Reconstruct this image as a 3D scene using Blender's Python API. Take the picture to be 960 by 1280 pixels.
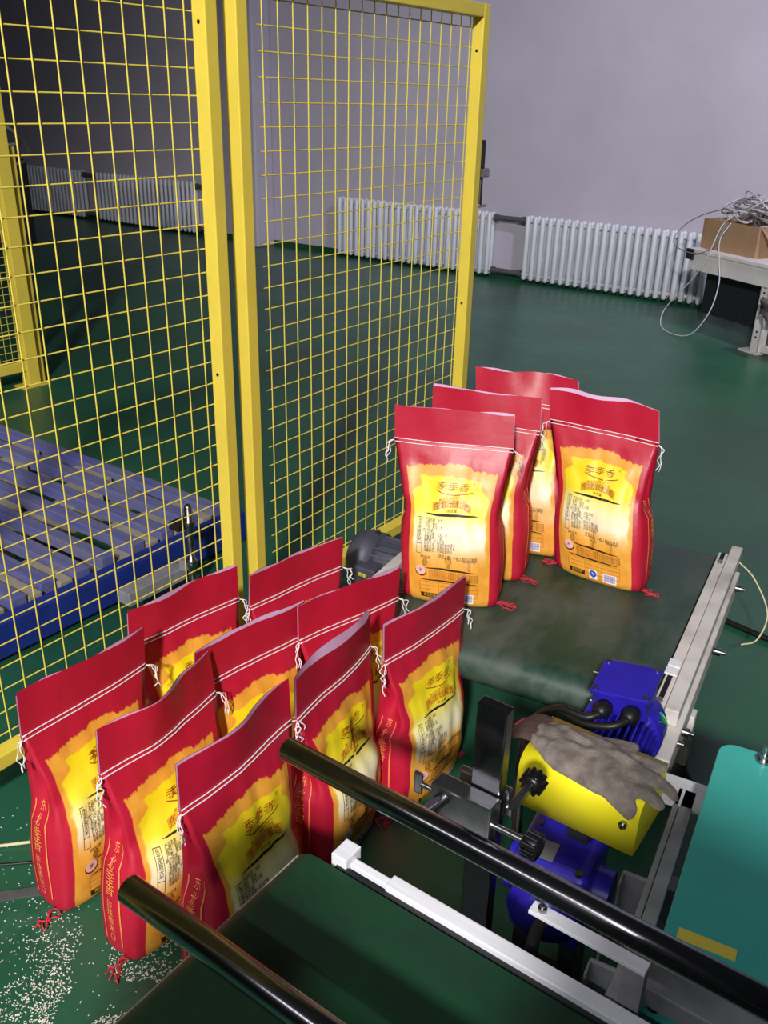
import bpy, bmesh, math, random
from mathutils import Vector, Matrix, noise as mnoise
sc = bpy.context.scene
C = sc.collection
for o in list(bpy.data.objects): bpy.data.objects.remove(o)

# ---------------------------------------------------------------- camera
# X runs from the fence towards the machine, Y along the fence, Z up; metres
cam_d = bpy.data.cameras.new('camera'); cam = bpy.data.objects.new('camera', cam_d); C.objects.link(cam)
cam_d.sensor_fit = 'VERTICAL'; cam_d.sensor_height = 32.0; cam_d.lens = 1129.8 / 1280 * 32.0
cam_d.clip_start = 0.02; cam_d.clip_end = 100
_yaw = math.radians(35.3); _p = math.radians(24.65); _r = math.radians(1.516)
_f0 = Vector((-math.sin(_yaw), math.cos(_yaw), 0)); _r0 = Vector((math.cos(_yaw), math.sin(_yaw), 0)); _z = Vector((0, 0, 1))
_fw = _f0 * math.cos(_p) - _z * math.sin(_p); _up = _f0 * math.sin(_p) + _z * math.cos(_p)
_R = _r0 * math.cos(_r) + _up * math.sin(_r); _U = -_r0 * math.sin(_r) + _up * math.cos(_r)
cam.matrix_world = Matrix(((_R.x, _U.x, -_fw.x, 0), (_R.y, _U.y, -_fw.y, 0), (_R.z, _U.z, -_fw.z, 1.65), (0, 0, 0, 1)))
sc.camera = cam

# ---------------------------------------------------------------- world, lights, exposure
w = bpy.data.worlds.new('world'); sc.world = w; w.use_nodes = True
w.node_tree.nodes['Background'].inputs[0].default_value = (0.6, 0.62, 0.7, 1)
w.node_tree.nodes['Background'].inputs[1].default_value = 0.02
def area(name, loc, target, size, power, col=(1, 1, 1), sy=None):
    l = bpy.data.lights.new(name, 'AREA'); l.energy = power; l.color = col
    l.shape = 'RECTANGLE' if sy else 'DISK'; l.size = size
    if sy: l.size_y = sy
    o = bpy.data.objects.new(name, l); C.objects.link(o); o.location = loc
    o.rotation_euler = (Vector(target) - Vector(loc)).to_track_quat('-Z', 'Y').to_euler()
    return o
def spot(name, loc, target, radius, power, cone, blend, col=(1, 1, 1)):
    l = bpy.data.lights.new(name, 'SPOT'); l.energy = power; l.color = col; l.shadow_soft_size = radius
    l.spot_size = math.radians(cone); l.spot_blend = blend
    o = bpy.data.objects.new(name, l); C.objects.link(o); o.location = loc
    o.rotation_euler = (Vector(target) - Vector(loc)).to_track_quat('-Z', 'Y').to_euler()
    return o
spot('main_lamp', (1.9, -4.6, 5.0), (-0.9, 2.4, 0.6), 0.22, 3000, 64, 0.75, (1.0, 0.97, 0.93))
spot('hall_lamp', (1.2, 4.4, 5.3), (-1.8, 8.3, 1.9), 0.3, 900, 90, 0.8, (0.87, 0.86, 1.0))
for k_ in range(4): area('tube_lamp', (0.25-1.5*k_, -2.6, 4.5), (0.25-1.5*k_, 1.2, 0.325), 1.44, 24, (0.95, 0.97, 1.0), 0.05)
sc.view_settings.view_transform = 'Standard'; sc.view_settings.look = 'None'
sc.view_settings.exposure = 0.0; sc.view_settings.gamma = 1.0; sc.view_settings.use_curve_mapping = False

# ---------------------------------------------------------------- helpers
def lin(c):
    return tuple(((x / 255) / 12.92 if x / 255 <= 0.04045 else ((x / 255 + 0.055) / 1.055) ** 2.4) for x in c)
MATS = {}
def mat(name, rgb, rough=0.5, metal=0.0, nscale=0, namt=0.0, rgb2=None, bump=0.0, bscale=40, spec=0.5, stretch=None, coat=0.0, lo=0.35, hi=0.65, rvar=0.0):
    m = bpy.data.materials.new(name); m.use_nodes = True; nt = m.node_tree; b = nt.nodes['Principled BSDF']
    b.inputs['Roughness'].default_value = rough; b.inputs['Metallic'].default_value = metal
    b.inputs['Specular IOR Level'].default_value = spec; b.inputs['Coat Weight'].default_value = coat
    c1 = lin(rgb); tc = nt.nodes.new('ShaderNodeTexCoord'); vec = tc.outputs['Object']
    if stretch:
        mp = nt.nodes.new('ShaderNodeMapping'); mp.inputs['Scale'].default_value = stretch
        nt.links.new(vec, mp.inputs[0]); vec = mp.outputs[0]
    if nscale:
        n = nt.nodes.new('ShaderNodeTexNoise'); n.inputs['Scale'].default_value = nscale; n.inputs['Detail'].default_value = 6
        n.inputs['Roughness'].default_value = 0.62
        nt.links.new(vec, n.inputs['Vector'])
        mr = nt.nodes.new('ShaderNodeMapRange'); mr.inputs[1].default_value = lo; mr.inputs[2].default_value = hi
        nt.links.new(n.outputs[0], mr.inputs[0])
        mx = nt.nodes.new('ShaderNodeMix'); mx.data_type = 'RGBA'
        c2 = lin(rgb2) if rgb2 else tuple(x * (1 - namt) for x in c1)
        mx.inputs[6].default_value = (*c1, 1); mx.inputs[7].default_value = (*c2, 1)
        nt.links.new(mr.outputs[0], mx.inputs[0]); nt.links.new(mx.outputs[2], b.inputs['Base Color'])
        if rvar:
            mr2 = nt.nodes.new('ShaderNodeMapRange'); mr2.inputs[1].default_value = lo; mr2.inputs[2].default_value = hi
            mr2.inputs[3].default_value = rough; mr2.inputs[4].default_value = rough + rvar
            nt.links.new(n.outputs[0], mr2.inputs[0]); nt.links.new(mr2.outputs[0], b.inputs['Roughness'])
    else:
        b.inputs['Base Color'].default_value = (*c1, 1)
    if bump:
        n2 = nt.nodes.new('ShaderNodeTexNoise'); n2.inputs['Scale'].default_value = bscale; n2.inputs['Detail'].default_value = 4
        nt.links.new(vec, n2.inputs['Vector'])
        bp = nt.nodes.new('ShaderNodeBump'); bp.inputs['Strength'].default_value = bump; bp.inputs['Distance'].default_value = 0.004
        nt.links.new(n2.outputs[0], bp.inputs['Height']); nt.links.new(bp.outputs[0], b.inputs['Normal'])
    MATS[name] = m
    return m

class MB:
    def __init__(s): s.v = []; s.f = []; s.mi = []; s.smooth = []
    def add(s, vs, fs, mi=0, sm=False, M=None):
        n = len(s.v)
        s.v += [tuple(M @ Vector(p)) if M else tuple(p) for p in vs]
        for f in fs: s.f.append(tuple(i + n for i in f)); s.mi.append(mi); s.smooth.append(sm)
        return s
    def box(s, lo, hi, mi=0, M=None):
        x0, y0, z0 = lo; x1, y1, z1 = hi
        vs = [(x0,y0,z0),(x1,y0,z0),(x1,y1,z0),(x0,y1,z0),(x0,y0,z1),(x1,y0,z1),(x1,y1,z1),(x0,y1,z1)]
        return s.add(vs, [(0,3,2,1),(4,5,6,7),(0,1,5,4),(1,2,6,5),(2,3,7,6),(3,0,4,7)], mi, False, M)
    def prism(s, pts, z0, z1, mi=0, M=None):
        n = len(pts)
        vs = [(x, y, z0) for x, y in pts] + [(x, y, z1) for x, y in pts]
        fs = [tuple(range(n))[::-1], tuple(range(n, 2*n))] + [(i, (i+1) % n, n + (i+1) % n, n + i) for i in range(n)]
        return s.add(vs, fs, mi, False, M)
    def cyl(s, p0, p1, r0, r1=None, n=20, mi=0, caps=True, M=None):
        r1 = r0 if r1 is None else r1
        p0 = Vector(p0); p1 = Vector(p1); d = (p1 - p0).normalized()
        a = d.orthogonal().normalized(); b = d.cross(a)
        vs = [p0 + (a*math.cos(t) + b*math.sin(t))*r0 for t in (2*math.pi*i/n for i in range(n))] + \
             [p1 + (a*math.cos(t) + b*math.sin(t))*r1 for t in (2*math.pi*i/n for i in range(n))]
        s.add(vs, [(i, (i+1) % n, n + (i+1) % n, n + i) for i in range(n)], mi, True, M)
        if caps:
            s.add(vs[:n], [tuple(range(n))[::-1]], mi, False, M); s.add(vs[n:], [tuple(range(n))], mi, False, M)
        return s
    def rev(s, p0, d, prof, n=24, mi=0, M=None):
        # profile of (distance along d, radius)
        p0 = Vector(p0); d = Vector(d).normalized(); a = d.orthogonal().normalized(); b = d.cross(a)
        vs = []; fs = []
        for h, r in prof:
            vs += [p0 + d*h + (a*math.cos(2*math.pi*i/n) + b*math.sin(2*math.pi*i/n))*r for i in range(n)]
        for k in range(len(prof)-1):
            for i in range(n): fs.append((k*n+i, k*n+(i+1) % n, (k+1)*n+(i+1) % n, (k+1)*n+i))
        fs.append(tuple(range(n))[::-1]); fs.append(tuple(range((len(prof)-1)*n, len(prof)*n)))
        return s.add(vs, fs, mi, True, M)
    def tube(s, pts, r, n=8, mi=0, M=None):
        pts = [Vector(p) for p in pts]; vs = []; fs = []
        prev = None
        for i, p in enumerate(pts):
            t = (pts[min(i+1, len(pts)-1)] - pts[max(i-1, 0)]).normalized()
            a = t.orthogonal().normalized() if prev is None else (prev - t*prev.dot(t)).normalized()
            prev = a; b = t.cross(a)
            rr = r[i] if isinstance(r, (list, tuple)) else r
            vs += [p + (a*math.cos(2*math.pi*k/n) + b*math.sin(2*math.pi*k/n))*rr for k in range(n)]
        for i in range(len(pts)-1):
            for k in range(n): fs.append((i*n+k, i*n+(k+1) % n, (i+1)*n+(k+1) % n, (i+1)*n+k))
        fs.append(tuple(range(n))[::-1]); fs.append(tuple(range((len(pts)-1)*n, len(pts)*n)))
        return s.add(vs, fs, mi, True, M)
    def mesh(s, name, mats):
        me = bpy.data.meshes.new(name); me.from_pydata(s.v, [], s.f)
        for m in (mats if isinstance(mats, (list, tuple)) else [mats]): me.materials.append(m)
        me.polygons.foreach_set('material_index', s.mi); me.polygons.foreach_set('use_smooth', s.smooth); me.update()
        return me
    def build(s, name, mats, parent=None, bevel=0.0, seg=2):
        return link(name, s.mesh(name, mats), parent, bevel, seg)
def link(name, me, parent=None, bevel=0.0, seg=2):
    o = bpy.data.objects.new(name, me); C.objects.link(o)
    if parent: o.parent = parent
    if bevel:
        b = o.modifiers.new('bevel', 'BEVEL'); b.width = bevel; b.segments = seg; b.limit_method = 'ANGLE'; b.angle_limit = math.radians(40)
    return o
def tag(o, label, cat, group=None, kind=None):
    o['label'] = label; o['category'] = cat
    if group: o['group'] = group
    if kind: o['kind'] = kind
    return o
def empty(name, loc=(0, 0, 0), rz=0.0):
    o = bpy.data.objects.new(name, None); C.objects.link(o); o.location = loc; o.rotation_euler = (0, 0, rz)
    o.empty_display_size = 0.05
    return o
def thing(name, label, cat, loc=(0, 0, 0), rz=0.0, group=None):
    return tag(empty(name, loc, rz), label, cat, group)
def struct(o): o['kind'] = 'structure'; return o
def spline(ctrl, n=10):
    # Catmull-Rom through control points
    P = [Vector(c) for c in ctrl]; P = [2*P[0]-P[1]] + P + [2*P[-1]-P[-2]]; out = []
    for i in range(1, len(P)-2):
        a, b, c, d = P[i-1], P[i], P[i+1], P[i+2]
        for k in range(n):
            t = k/n
            out.append(0.5*((2*b) + (c-a)*t + (2*a-5*b+4*c-d)*t*t + (3*b-a-3*c+d)*t**3))
    out.append(P[-2]); return out
def interp(tab, x):
    for (x0, y0), (x1, y1) in zip(tab, tab[1:]):
        if x <= x1:
            t = max(0, (x-x0)/(x1-x0)); t = t*t*(3-2*t)*0.5 + t*0.5
            return y0 + (y1-y0)*t
    return tab[-1][1]

# ---------------------------------------------------------------- materials
mat('yellow_paint', (246, 220, 84), 0.42, 0, 3, 0.12, bump=0.05, bscale=300)
mat('wire_yellow', (236, 218, 96), 0.45)
mat('wall_paint', (194, 187, 203), 0.85, 0, 1.3, 0.10, bump=0.25, bscale=25)
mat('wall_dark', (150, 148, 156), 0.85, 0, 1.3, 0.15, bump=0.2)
mat('radiator_white', (216, 218, 228), 0.4, 0, 8, 0.08)
mat('pipe_grey', (92, 90, 96), 0.6, 0, 30, 0.3)
mat('belt_green', (16, 66, 40), 0.5, 0, 7, 0, (12, 48, 32), bump=0.06, bscale=250, rvar=0.15)
mat('belt_dusty', (26, 62, 48), 0.38, 0, 8, 0, (92, 98, 94), bump=0.1, bscale=120, rvar=0.3, lo=0.42, hi=0.78, stretch=(1, 0.55, 1))
mat('chrome', (124, 122, 128), 0.2, 1.0, 60, 0.2, stretch=(0.4, 4, 4))
mat('steel', (176, 174, 176), 0.28, 1.0, 30, 0.25)
mat('alu', (240, 240, 248), 0.4, 0.0, 20, 0.1, stretch=(0.3, 6, 6))
mat('alu_rail', (222, 217, 215), 0.5, 0.0, 6, 0, (170, 158, 150), lo=0.45, hi=0.8)
mat('frame_grey', (172, 170, 178), 0.5, 0.25, 14, 0.3)
mat('dark_metal', (48, 48, 52), 0.5, 0.3, 20, 0.3)
mat('motor_blue', (44, 34, 176), 0.35, 0, 12, 0.25, spec=0.5)
mat('motor_grey', (76, 76, 90), 0.5, 0, 16, 0.25)
mat('black_rubber', (20, 20, 22), 0.45)
mat('knob_black', (16, 15, 18), 0.32)
mat('guard_yellow', (250, 236, 40), 0.42, 0, 6, 0.06)
mat('teal', (64, 176, 166), 0.4, 0, 6, 0.08)
mat('glove_grey', (140, 130, 122), 0.95, 0, 26, 0, (96, 88, 84), bump=0.7, bscale=420)
mat('glove_cuff', (82, 60, 58), 0.95, 0, 60, 0.3, bump=0.6, bscale=300)
mat('red_thread', (214, 44, 64), 0.7)
mat('white_thread', (246, 240, 244), 0.8)
mat('lilac', (214, 178, 214), 0.6)
mat('cover_blue', (32, 56, 150), 0.5, 0, 9, 0.3)
mat('plank_blue', (92, 98, 168), 0.7, 0, 7, 0, (120, 120, 150), stretch=(0.5, 4, 4), bump=0.2)
mat('plank_tan', (176, 166, 152), 0.8, 0, 9, 0.3, stretch=(0.5, 4, 4), bump=0.2)
mat('cardboard', (172, 138, 106), 0.85, 0, 6, 0.12)
mat('table_white', (232, 226, 226), 0.55, 0, 6, 0.12)
mat('plastic_bag', (220, 214, 212), 0.4, 0, 9, 0.1)
mat('rag_grey', (104, 96, 94), 0.95, 0, 14, 0.4)
mat('tubing', (140, 136, 142), 0.35)
mat('tubing_light', (196, 194, 200), 0.3)
mat('cord_cream', (218, 208, 168), 0.6)
mat('grey_strip', (92, 92, 92), 0.6, 0, 20, 0.3)
mat('rice', (232, 230, 214), 0.5)
mat('label_green', (96, 222, 110), 0.5)
mat('sticker_yellow', (226, 204, 72), 0.5)
mat('plate_label', (170, 172, 180), 0.35, 0.6)
mat('hole_black', (8, 8, 8), 0.8)
mat('print_brown', (168, 92, 26), 0.4)
mat('print_black', (46, 32, 14), 0.4)
mat('print_banner', (226, 176, 44), 0.4)
mat('print_gold', (246, 150, 84), 0.4)
mat('print_white', (246, 240, 240), 0.4)
mat('print_pink', (236, 190, 180), 0.4)
mat('print_maroon', (110, 24, 24), 0.4)
mat('print_blue', (40, 90, 190), 0.4)
mat('print_violet', (126, 110, 170), 0.4)
mat('skirting_green', (26, 84, 56), 0.5, 0, 5, 0.3)

def floor_material():
    m = mat('floor_epoxy', (40, 112, 76), 0.34)
    nt = m.node_tree; b = nt.nodes['Principled BSDF']; tc = [n for n in nt.nodes if n.type == 'TEX_COORD'][0]
    n1 = nt.nodes.new('ShaderNodeTexNoise'); n1.inputs['Scale'].default_value = 1.1; n1.inputs['Detail'].default_value = 5
    n2 = nt.nodes.new('ShaderNodeTexNoise'); n2.inputs['Scale'].default_value = 38; n2.inputs['Detail'].default_value = 5
    n3 = nt.nodes.new('ShaderNodeTexNoise'); n3.inputs['Scale'].default_value = 6; n3.inputs['Detail'].default_value = 8; n3.inputs['Roughness'].default_value = 0.75
    for n in (n1, n2, n3): nt.links.new(tc.outputs['Object'], n.inputs['Vector'])
    mx = nt.nodes.new('ShaderNodeMix'); mx.data_type = 'RGBA'
    mx.inputs[6].default_value = (*lin((44, 102, 76)), 1); mx.inputs[7].default_value = (*lin((34, 84, 64)), 1)
    r1 = nt.nodes.new('ShaderNodeMapRange'); r1.inputs[1].default_value = 0.35; r1.inputs[2].default_value = 0.65
    nt.links.new(n1.outputs[0], r1.inputs[0]); nt.links.new(r1.outputs[0], mx.inputs[0])
    mx2 = nt.nodes.new('ShaderNodeMix'); mx2.data_type = 'RGBA'; mx2.inputs[7].default_value = (*lin((92, 140, 116)), 1)
    r2 = nt.nodes.new('ShaderNodeMapRange'); r2.inputs[1].default_value = 0.55; r2.inputs[2].default_value = 0.85; r2.inputs[4].default_value = 0.55
    nt.links.new(n3.outputs[0], r2.inputs[0]); nt.links.new(r2.outputs[0], mx2.inputs[0])
    nt.links.new(mx.outputs[2], mx2.inputs[6]); nt.links.new(mx2.outputs[2], b.inputs['Base Color'])
    r3 = nt.nodes.new('ShaderNodeMapRange'); r3.inputs[3].default_value = 0.24; r3.inputs[4].default_value = 0.5
    nt.links.new(n3.outputs[0], r3.inputs[0]); nt.links.new(r3.outputs[0], b.inputs['Roughness'])
    bp = nt.nodes.new('ShaderNodeBump'); bp.inputs['Strength'].default_value = 0.08; bp.inputs['Distance'].default_value = 0.004
    nt.links.new(n2.outputs[0], bp.inputs['Height']); nt.links.new(bp.outputs[0], b.inputs['Normal'])
floor_material()

def sack_material():
    # printed film: red sack, torn-edged orange panel, yellow field fading through cream back to orange
    m = bpy.data.materials.new('sack_print'); m.use_nodes = True; nt = m.node_tree; b = nt.nodes['Principled BSDF']
    b.inputs['Roughness'].default_value = 0.42; b.inputs['Specular IOR Level'].default_value = 0.6
    N = nt.nodes.new; L = nt.links.new
    uv = N('ShaderNodeUVMap'); uv.uv_map = 'print'
    sp = N('ShaderNodeSeparateXYZ'); L(uv.outputs[0], sp.inputs[0]); U, V = sp.outputs[0], sp.outputs[1]
    def math_(op, a, b_=None, c=None):
        n = N('ShaderNodeMath'); n.operation = op
        for i, x in enumerate((a, b_, c)):
            if x is None: continue
            if isinstance(x, (int, float)): n.inputs[i].default_value = x
            else: L(x, n.inputs[i])
        return n.outputs[0]
    def nz(sx, sy, scale, detail=3):
        mp = N('ShaderNodeMapping'); mp.inputs['Scale'].default_value = (sx, sy, 1); L(uv.outputs[0], mp.inputs[0])
        n = N('ShaderNodeTexNoise'); n.inputs['Scale'].default_value = scale; n.inputs['Detail'].default_value = detail
        L(mp.outputs[0], n.inputs['Vector']); return math_('SUBTRACT', n.outputs[0], 0.5)
    def step(x, e=0.004):   # 1 where x > 0
        n = N('ShaderNodeMapRange'); n.inputs[1].default_value = -e; n.inputs[2].default_value = e; L(x, n.inputs[0]); return n.outputs[0]
    def mix(f, c1, c2):
        n = N('ShaderNodeMix'); n.data_type = 'RGBA'; L(f, n.inputs[0])
        for i, c in ((6, c1), (7, c2)):
            if isinstance(c, tuple): n.inputs[i].default_value = (*lin(c), 1)
            else: L(c, n.inputs[i])
        return n.outputs[2]
    RED = (192, 26, 56)
    tear = math_('ADD', math_('ADD', math_('MULTIPLY', nz(1, 0.15, 22, 4), 0.045), math_('MULTIPLY', nz(1, 0.3, 75, 2), 0.03)), math_('MULTIPLY', nz(1, 0, 3, 1), 0.09))
    dU = math_('ABSOLUTE', math_('SUBTRACT', U, 0.5))
    arch = math_('MULTIPLY', math_('MULTIPLY', dU, dU), 0.14)
    top = math_('SUBTRACT', math_('ADD', 0.875, tear), arch)
    side = math_('MULTIPLY', nz(0.2, 1, 9, 2), 0.02)
    m_or = math_('MULTIPLY', step(math_('SUBTRACT', top, V)), step(math_('SUBTRACT', math_('ADD', 0.42, side), dU)))
    ytop = math_('ADD', math_('SUBTRACT', 0.815, arch), math_('MULTIPLY', nz(1, 0.2, 14, 3), 0.04))
    wide = N('ShaderNodeMapRange'); wide.inputs[1].default_value = 0.76; wide.inputs[2].default_value = 0.70; wide.inputs[3].default_value = 0.29; wide.inputs[4].default_value = 0.38
    wide.interpolation_type = 'SMOOTHSTEP'; L(V, wide.inputs[0])
    brush = math_('MULTIPLY', nz(1, 1, 16, 3), 0.06)
    m_ye = math_('MULTIPLY', step(math_('SUBTRACT', ytop, V)), step(math_('SUBTRACT', math_('ADD', wide.outputs[0], brush), dU), 0.012))
    ramp = N('ShaderNodeValToRGB'); cr = ramp.color_ramp
    stops = [(0.0, (238, 160, 40)), (0.26, (242, 172, 60)), (0.35, (250, 206, 130)), (0.42, (255, 240, 206)), (0.50, (255, 244, 190)), (0.62, (255, 234, 50)), (0.85, (252, 222, 16))]
    cr.elements[0].position = 0; cr.elements[0].color = (*lin(stops[0][1]), 1)
    cr.elements[1].position = stops[-1][0]; cr.elements[1].color = (*lin(stops[-1][1]), 1)
    for p, c in stops[1:-1]:
        e = cr.elements.new(p); e.color = (*lin(c), 1)
    L(V, ramp.inputs[0])
    orange = mix(step(nz(1, 1, 12, 4), 0.15), (244, 176, 66), (236, 158, 52))
    fade = N('ShaderNodeMapRange'); fade.inputs[1].default_value = 0.27; fade.inputs[2].default_value = 0.41; L(V, fade.inputs[0])
    field = mix(math_('MULTIPLY', m_ye, fade.outputs[0]), orange, ramp.outputs[0])
    col = mix(m_or, RED, field)
    L(col, b.inputs['Base Color'])
    n = N('ShaderNodeTexNoise'); n.inputs['Scale'].default_value = 14; n.inputs['Detail'].default_value = 4
    tc = N('ShaderNodeTexCoord'); L(tc.outputs['Object'], n.inputs['Vector'])
    bp = N('ShaderNodeBump'); bp.inputs['Strength'].default_value = 0.35; bp.inputs['Distance'].default_value = 0.006
    L(n.outputs[0], bp.inputs['Height']); L(bp.outputs[0], b.inputs['Normal'])
    MATS['sack_print'] = m
sack_material()
mat('sack_red', (192, 26, 56), 0.42, 0, 6, 0.08, bump=0.35, bscale=16)
M_ = MATS

# ---------------------------------------------------------------- room shell
X0, X1, Y0, Y1, ZC = -15.0, 6.0, -8.0, 8.35, 5.8
struct(MB().box((X0, Y0, -0.1), (X1, Y1, 0)).build('floor', M_['floor_epoxy']))
struct(MB().box((X0-0.2, Y1, -0.1), (X1+0.2, Y1+0.2, ZC)).build('wall_back', M_['wall_paint']))
struct(MB().box((X0-0.2, Y0, -0.1), (X0, Y1, ZC)).build('wall_left', M_['wall_dark']))
struct(MB().box((X1, Y0, -0.1), (X1+0.2, Y1, ZC)).build('wall_right', M_['wall_dark']))
struct(MB().box((X0-0.2, Y0-0.2, -0.1), (X1+0.2, Y0, ZC)).build('wall_front', M_['wall_dark']))
struct(MB().box((X0-0.2, Y0-0.2, ZC), (X1+0.2, Y1+0.2, ZC+0.2)).build('ceiling', M_['wall_dark']))
struct(MB().box((X0, Y1-0.012, 0), (X1, Y1, 0.06)).build('baseboard_back', M_['skirting_green']))
struct(MB().box((-7.95, Y1-0.3, 0), (-7.62, Y1, ZC)).build('trim_1', M_['wall_paint'], bevel=0.02))

# ---------------------------------------------------------------- fence panels
PITCH = 0.06
def fence_panel(label, y_lo, y_hi, ywires, zrows, feet=True, xm=-1.785, hole_side=None):
    root = thing('fence_panel', label, 'fence', (xm, (y_lo+y_hi)/2, 0))
    yc = (y_lo+y_hi)/2; T = 0.045; W = 0.04
    ZB, ZT = 0.14, 1.94
    pm = MB().box((0, -W/2, 0), (T, W/2, ZT)).mesh('post', M_['yellow_paint'])
    for y in (y_lo+W/2, y_hi-W/2):
        p = link('post', pm, root, 0.003); p.location = (0, y-yc, 0)
        pl = MB().box((-0.04, -0.05, 0), (T+0.04, 0.05, 0.006)).build('base_plate', M_['yellow_paint'], p)
        sgn = 1 if y < yc else -1
        for zz in (1.80, 0.95, 0.30):
            h = MB().cyl((T/2, sgn*W/2-0.001*sgn, zz), (T/2, sgn*(W/2+0.0008), zz), 0.005, n=12).build('bolt_hole', M_['hole_black'], p)
    rm = MB().box((0, -(y_hi-y_lo)/2+W, -W/2), (T, (y_hi-y_lo)/2-W, W/2)).mesh('rail', M_['yellow_paint'])
    for z in (ZB+W/2, ZT-W/2):
        r = link('rail', rm, root, 0.003); r.location = (0, 0, z)
    za, zb = min(zrows)-0.02, max(zrows)+0.03
    vm = MB().cyl((0, 0, za), (0, 0, zb), 0.0019, n=6, caps=False).mesh('vertical_wire', M_['wire_yellow'])
    for y in ywires:
        o = link('vertical_wire', vm, root); o.location = (0.004, y-yc, 0)
    ya, yb = min(ywires)-0.018, min(max(ywires)+0.028, y_hi-W)
    hm = MB().cyl((0, ya-yc, 0), (0, yb-yc, 0), 0.0019, n=6, caps=False).mesh('horizontal_wire', M_['wire_yellow'])
    for z in zrows:
        o = link('horizontal_wire', hm, root); o.location = (0.0, 0, z)
    return root
fa = fence_panel('yellow welded wire fence panel at the left edge of the photo', 0.10, 1.726, [1.659-PITCH*i for i in range(26)], [1.582-PITCH*j for j in range(-5, 24)])
fb = fence_panel('yellow wire mesh fence panel with a chrome latch, right of the narrow gap', 1.788, 3.0, [1.922+PITCH*i for i in range(18)], [1.8095-PITCH*j for j in range(-1, 28)])
# latch on the outer post of the right hand panel
lt = empty('latch', (0.03, 3.0-2.394, 0)); lt.parent = fb
MB().box((-0.014, 0.001, 1.42), (0.014, 0.030, 1.52)).build('latch_plate', M_['black_rubber'], lt, 0.002)
MB().cyl((0, 0.030, 1.30), (0, 0.030, 1.425), 0.010, n=12).build('latch_bolt', M_['steel'], lt)
MB().box((-0.02, 0.002, 1.395), (0.02, 0.058, 1.425)).build('latch_collar', M_['steel'], lt, 0.003)
MB().box((-0.016, 0.002, 1.292), (0.016, 0.062, 1.30)).build('latch_handle', M_['steel'], lt, 0.002)

# far fence seen through the left panel
ff = thing('fence_panel', 'far yellow fence with fine mesh and a tall post, dim behind the blue pallet', 'fence', (-4.88, 2.2, 0))
MB().box((0, 0.85, 0), (0.07, 0.93, 2.1)).build('post', M_['yellow_paint'], ff, 0.004)
MB().box((0.0, 0.96, 0), (0.03, 0.99, 1.35)).build('post', M_['yellow_paint'], ff, 0.004)
MB().box((-0.02, 0.80, 0), (0.09, 0.98, 0.008)).build('base_plate', M_['yellow_paint'], ff)
MB().box((0.01, -1.0, 0.1), (0.06, 0.85, 0.16)).build('rail', M_['yellow_paint'], ff, 0.004)
MB().box((0.01, -1.0, 2.0), (0.06, 0.85, 2.06)).build('rail', M_['yellow_paint'], ff, 0.004)
q = MB()
for i in range(44): q.cyl((0.03, 0.83-0.042*i, 0.15), (0.03, 0.83-0.042*i, 2.0), 0.002, n=5, caps=False)
for i in range(44): q.cyl((0.033, -1.0, 0.18+0.042*i), (0.033, 0.85, 0.18+0.042*i), 0.002, n=5, caps=False)
o = q.build('wire_mesh', M_['wire_yellow'], ff); o['kind'] = 'stuff'
cb = thing('control_box', 'dark control box with a coiled hose beside the far fence post', 'box', (-5.35, 3.4, 0))
MB().box((-0.05, -0.1, 0.0), (0.05, 0.1, 0.02)).box((-0.03, -0.03, 0.02), (0.03, 0.03, 0.8)).build('stand', M_['dark_metal'], cb)
MB().box((-0.08, -0.14, 0.75), (0.08, 0.14, 1.25)).build('body', M_['dark_metal'], cb, 0.008)
MB().tube(spline([(0.09, -0.1, 1.24), (0.13, -0.12, 1.36), (0.1, -0.02, 1.44), (0.09, 0.1, 1.38), (0.13, 0.12, 1.26), (0.1, -0.06, 1.22), (0.1, -0.12, 1.32), (0.1, 0.08, 1.34)]), 0.009).build('hose', M_['tubing'], cb)

# ---------------------------------------------------------------- radiators on the back wall
sec = MB()
RH0, RH1 = 0.03, 0.64
for dy in (0.035, 0.105):
    pts = [(0, dy, RH0+0.02), (0, dy, RH1-0.02)]
    sec.rev((0, dy, RH0), (0, 0, 1), [(0, 0.010), (0.008, 0.020), (0.02, 0.025), (RH1-RH0-0.02, 0.025), (RH1-RH0-0.008, 0.020), (RH1-RH0, 0.010)], n=10)
for z in (RH0+0.05, RH1-0.05):
    sec.cyl((-0.038, 0.07, z), (0.038, 0.07, z), 0.022, n=8)
    sec.box((-0.014, 0.03, z-0.022), (0.014, 0.11, z+0.022))
sec_me = sec.mesh('column', M_['radiator_white'])
def radiator(label, xa, xb):
    n = max(3, round((xb-xa)/0.078)); st_ = (xb-xa)/n
    r = thing('radiator', label, 'radiator', ((xa+xb)/2, 8.20, 0), 0, 'radiators along the back wall')
    for i in range(n):
        o = link('column', sec_me, r); o.location = (xa+st_*(i+0.5)-(xa+xb)/2, 0, 0)
    return r
radiator('white column radiator between the grey table and the dark pipe joint', -4.25, -2.42)
radiator('white column radiator seen through the right fence panel', -6.58, -4.60)
radiator('white column radiator dimly seen just left of the twin yellow posts', -10.75, -8.85)
radiator('white column radiator farthest left behind the left fence panel', -13.0, -11.05)
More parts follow.
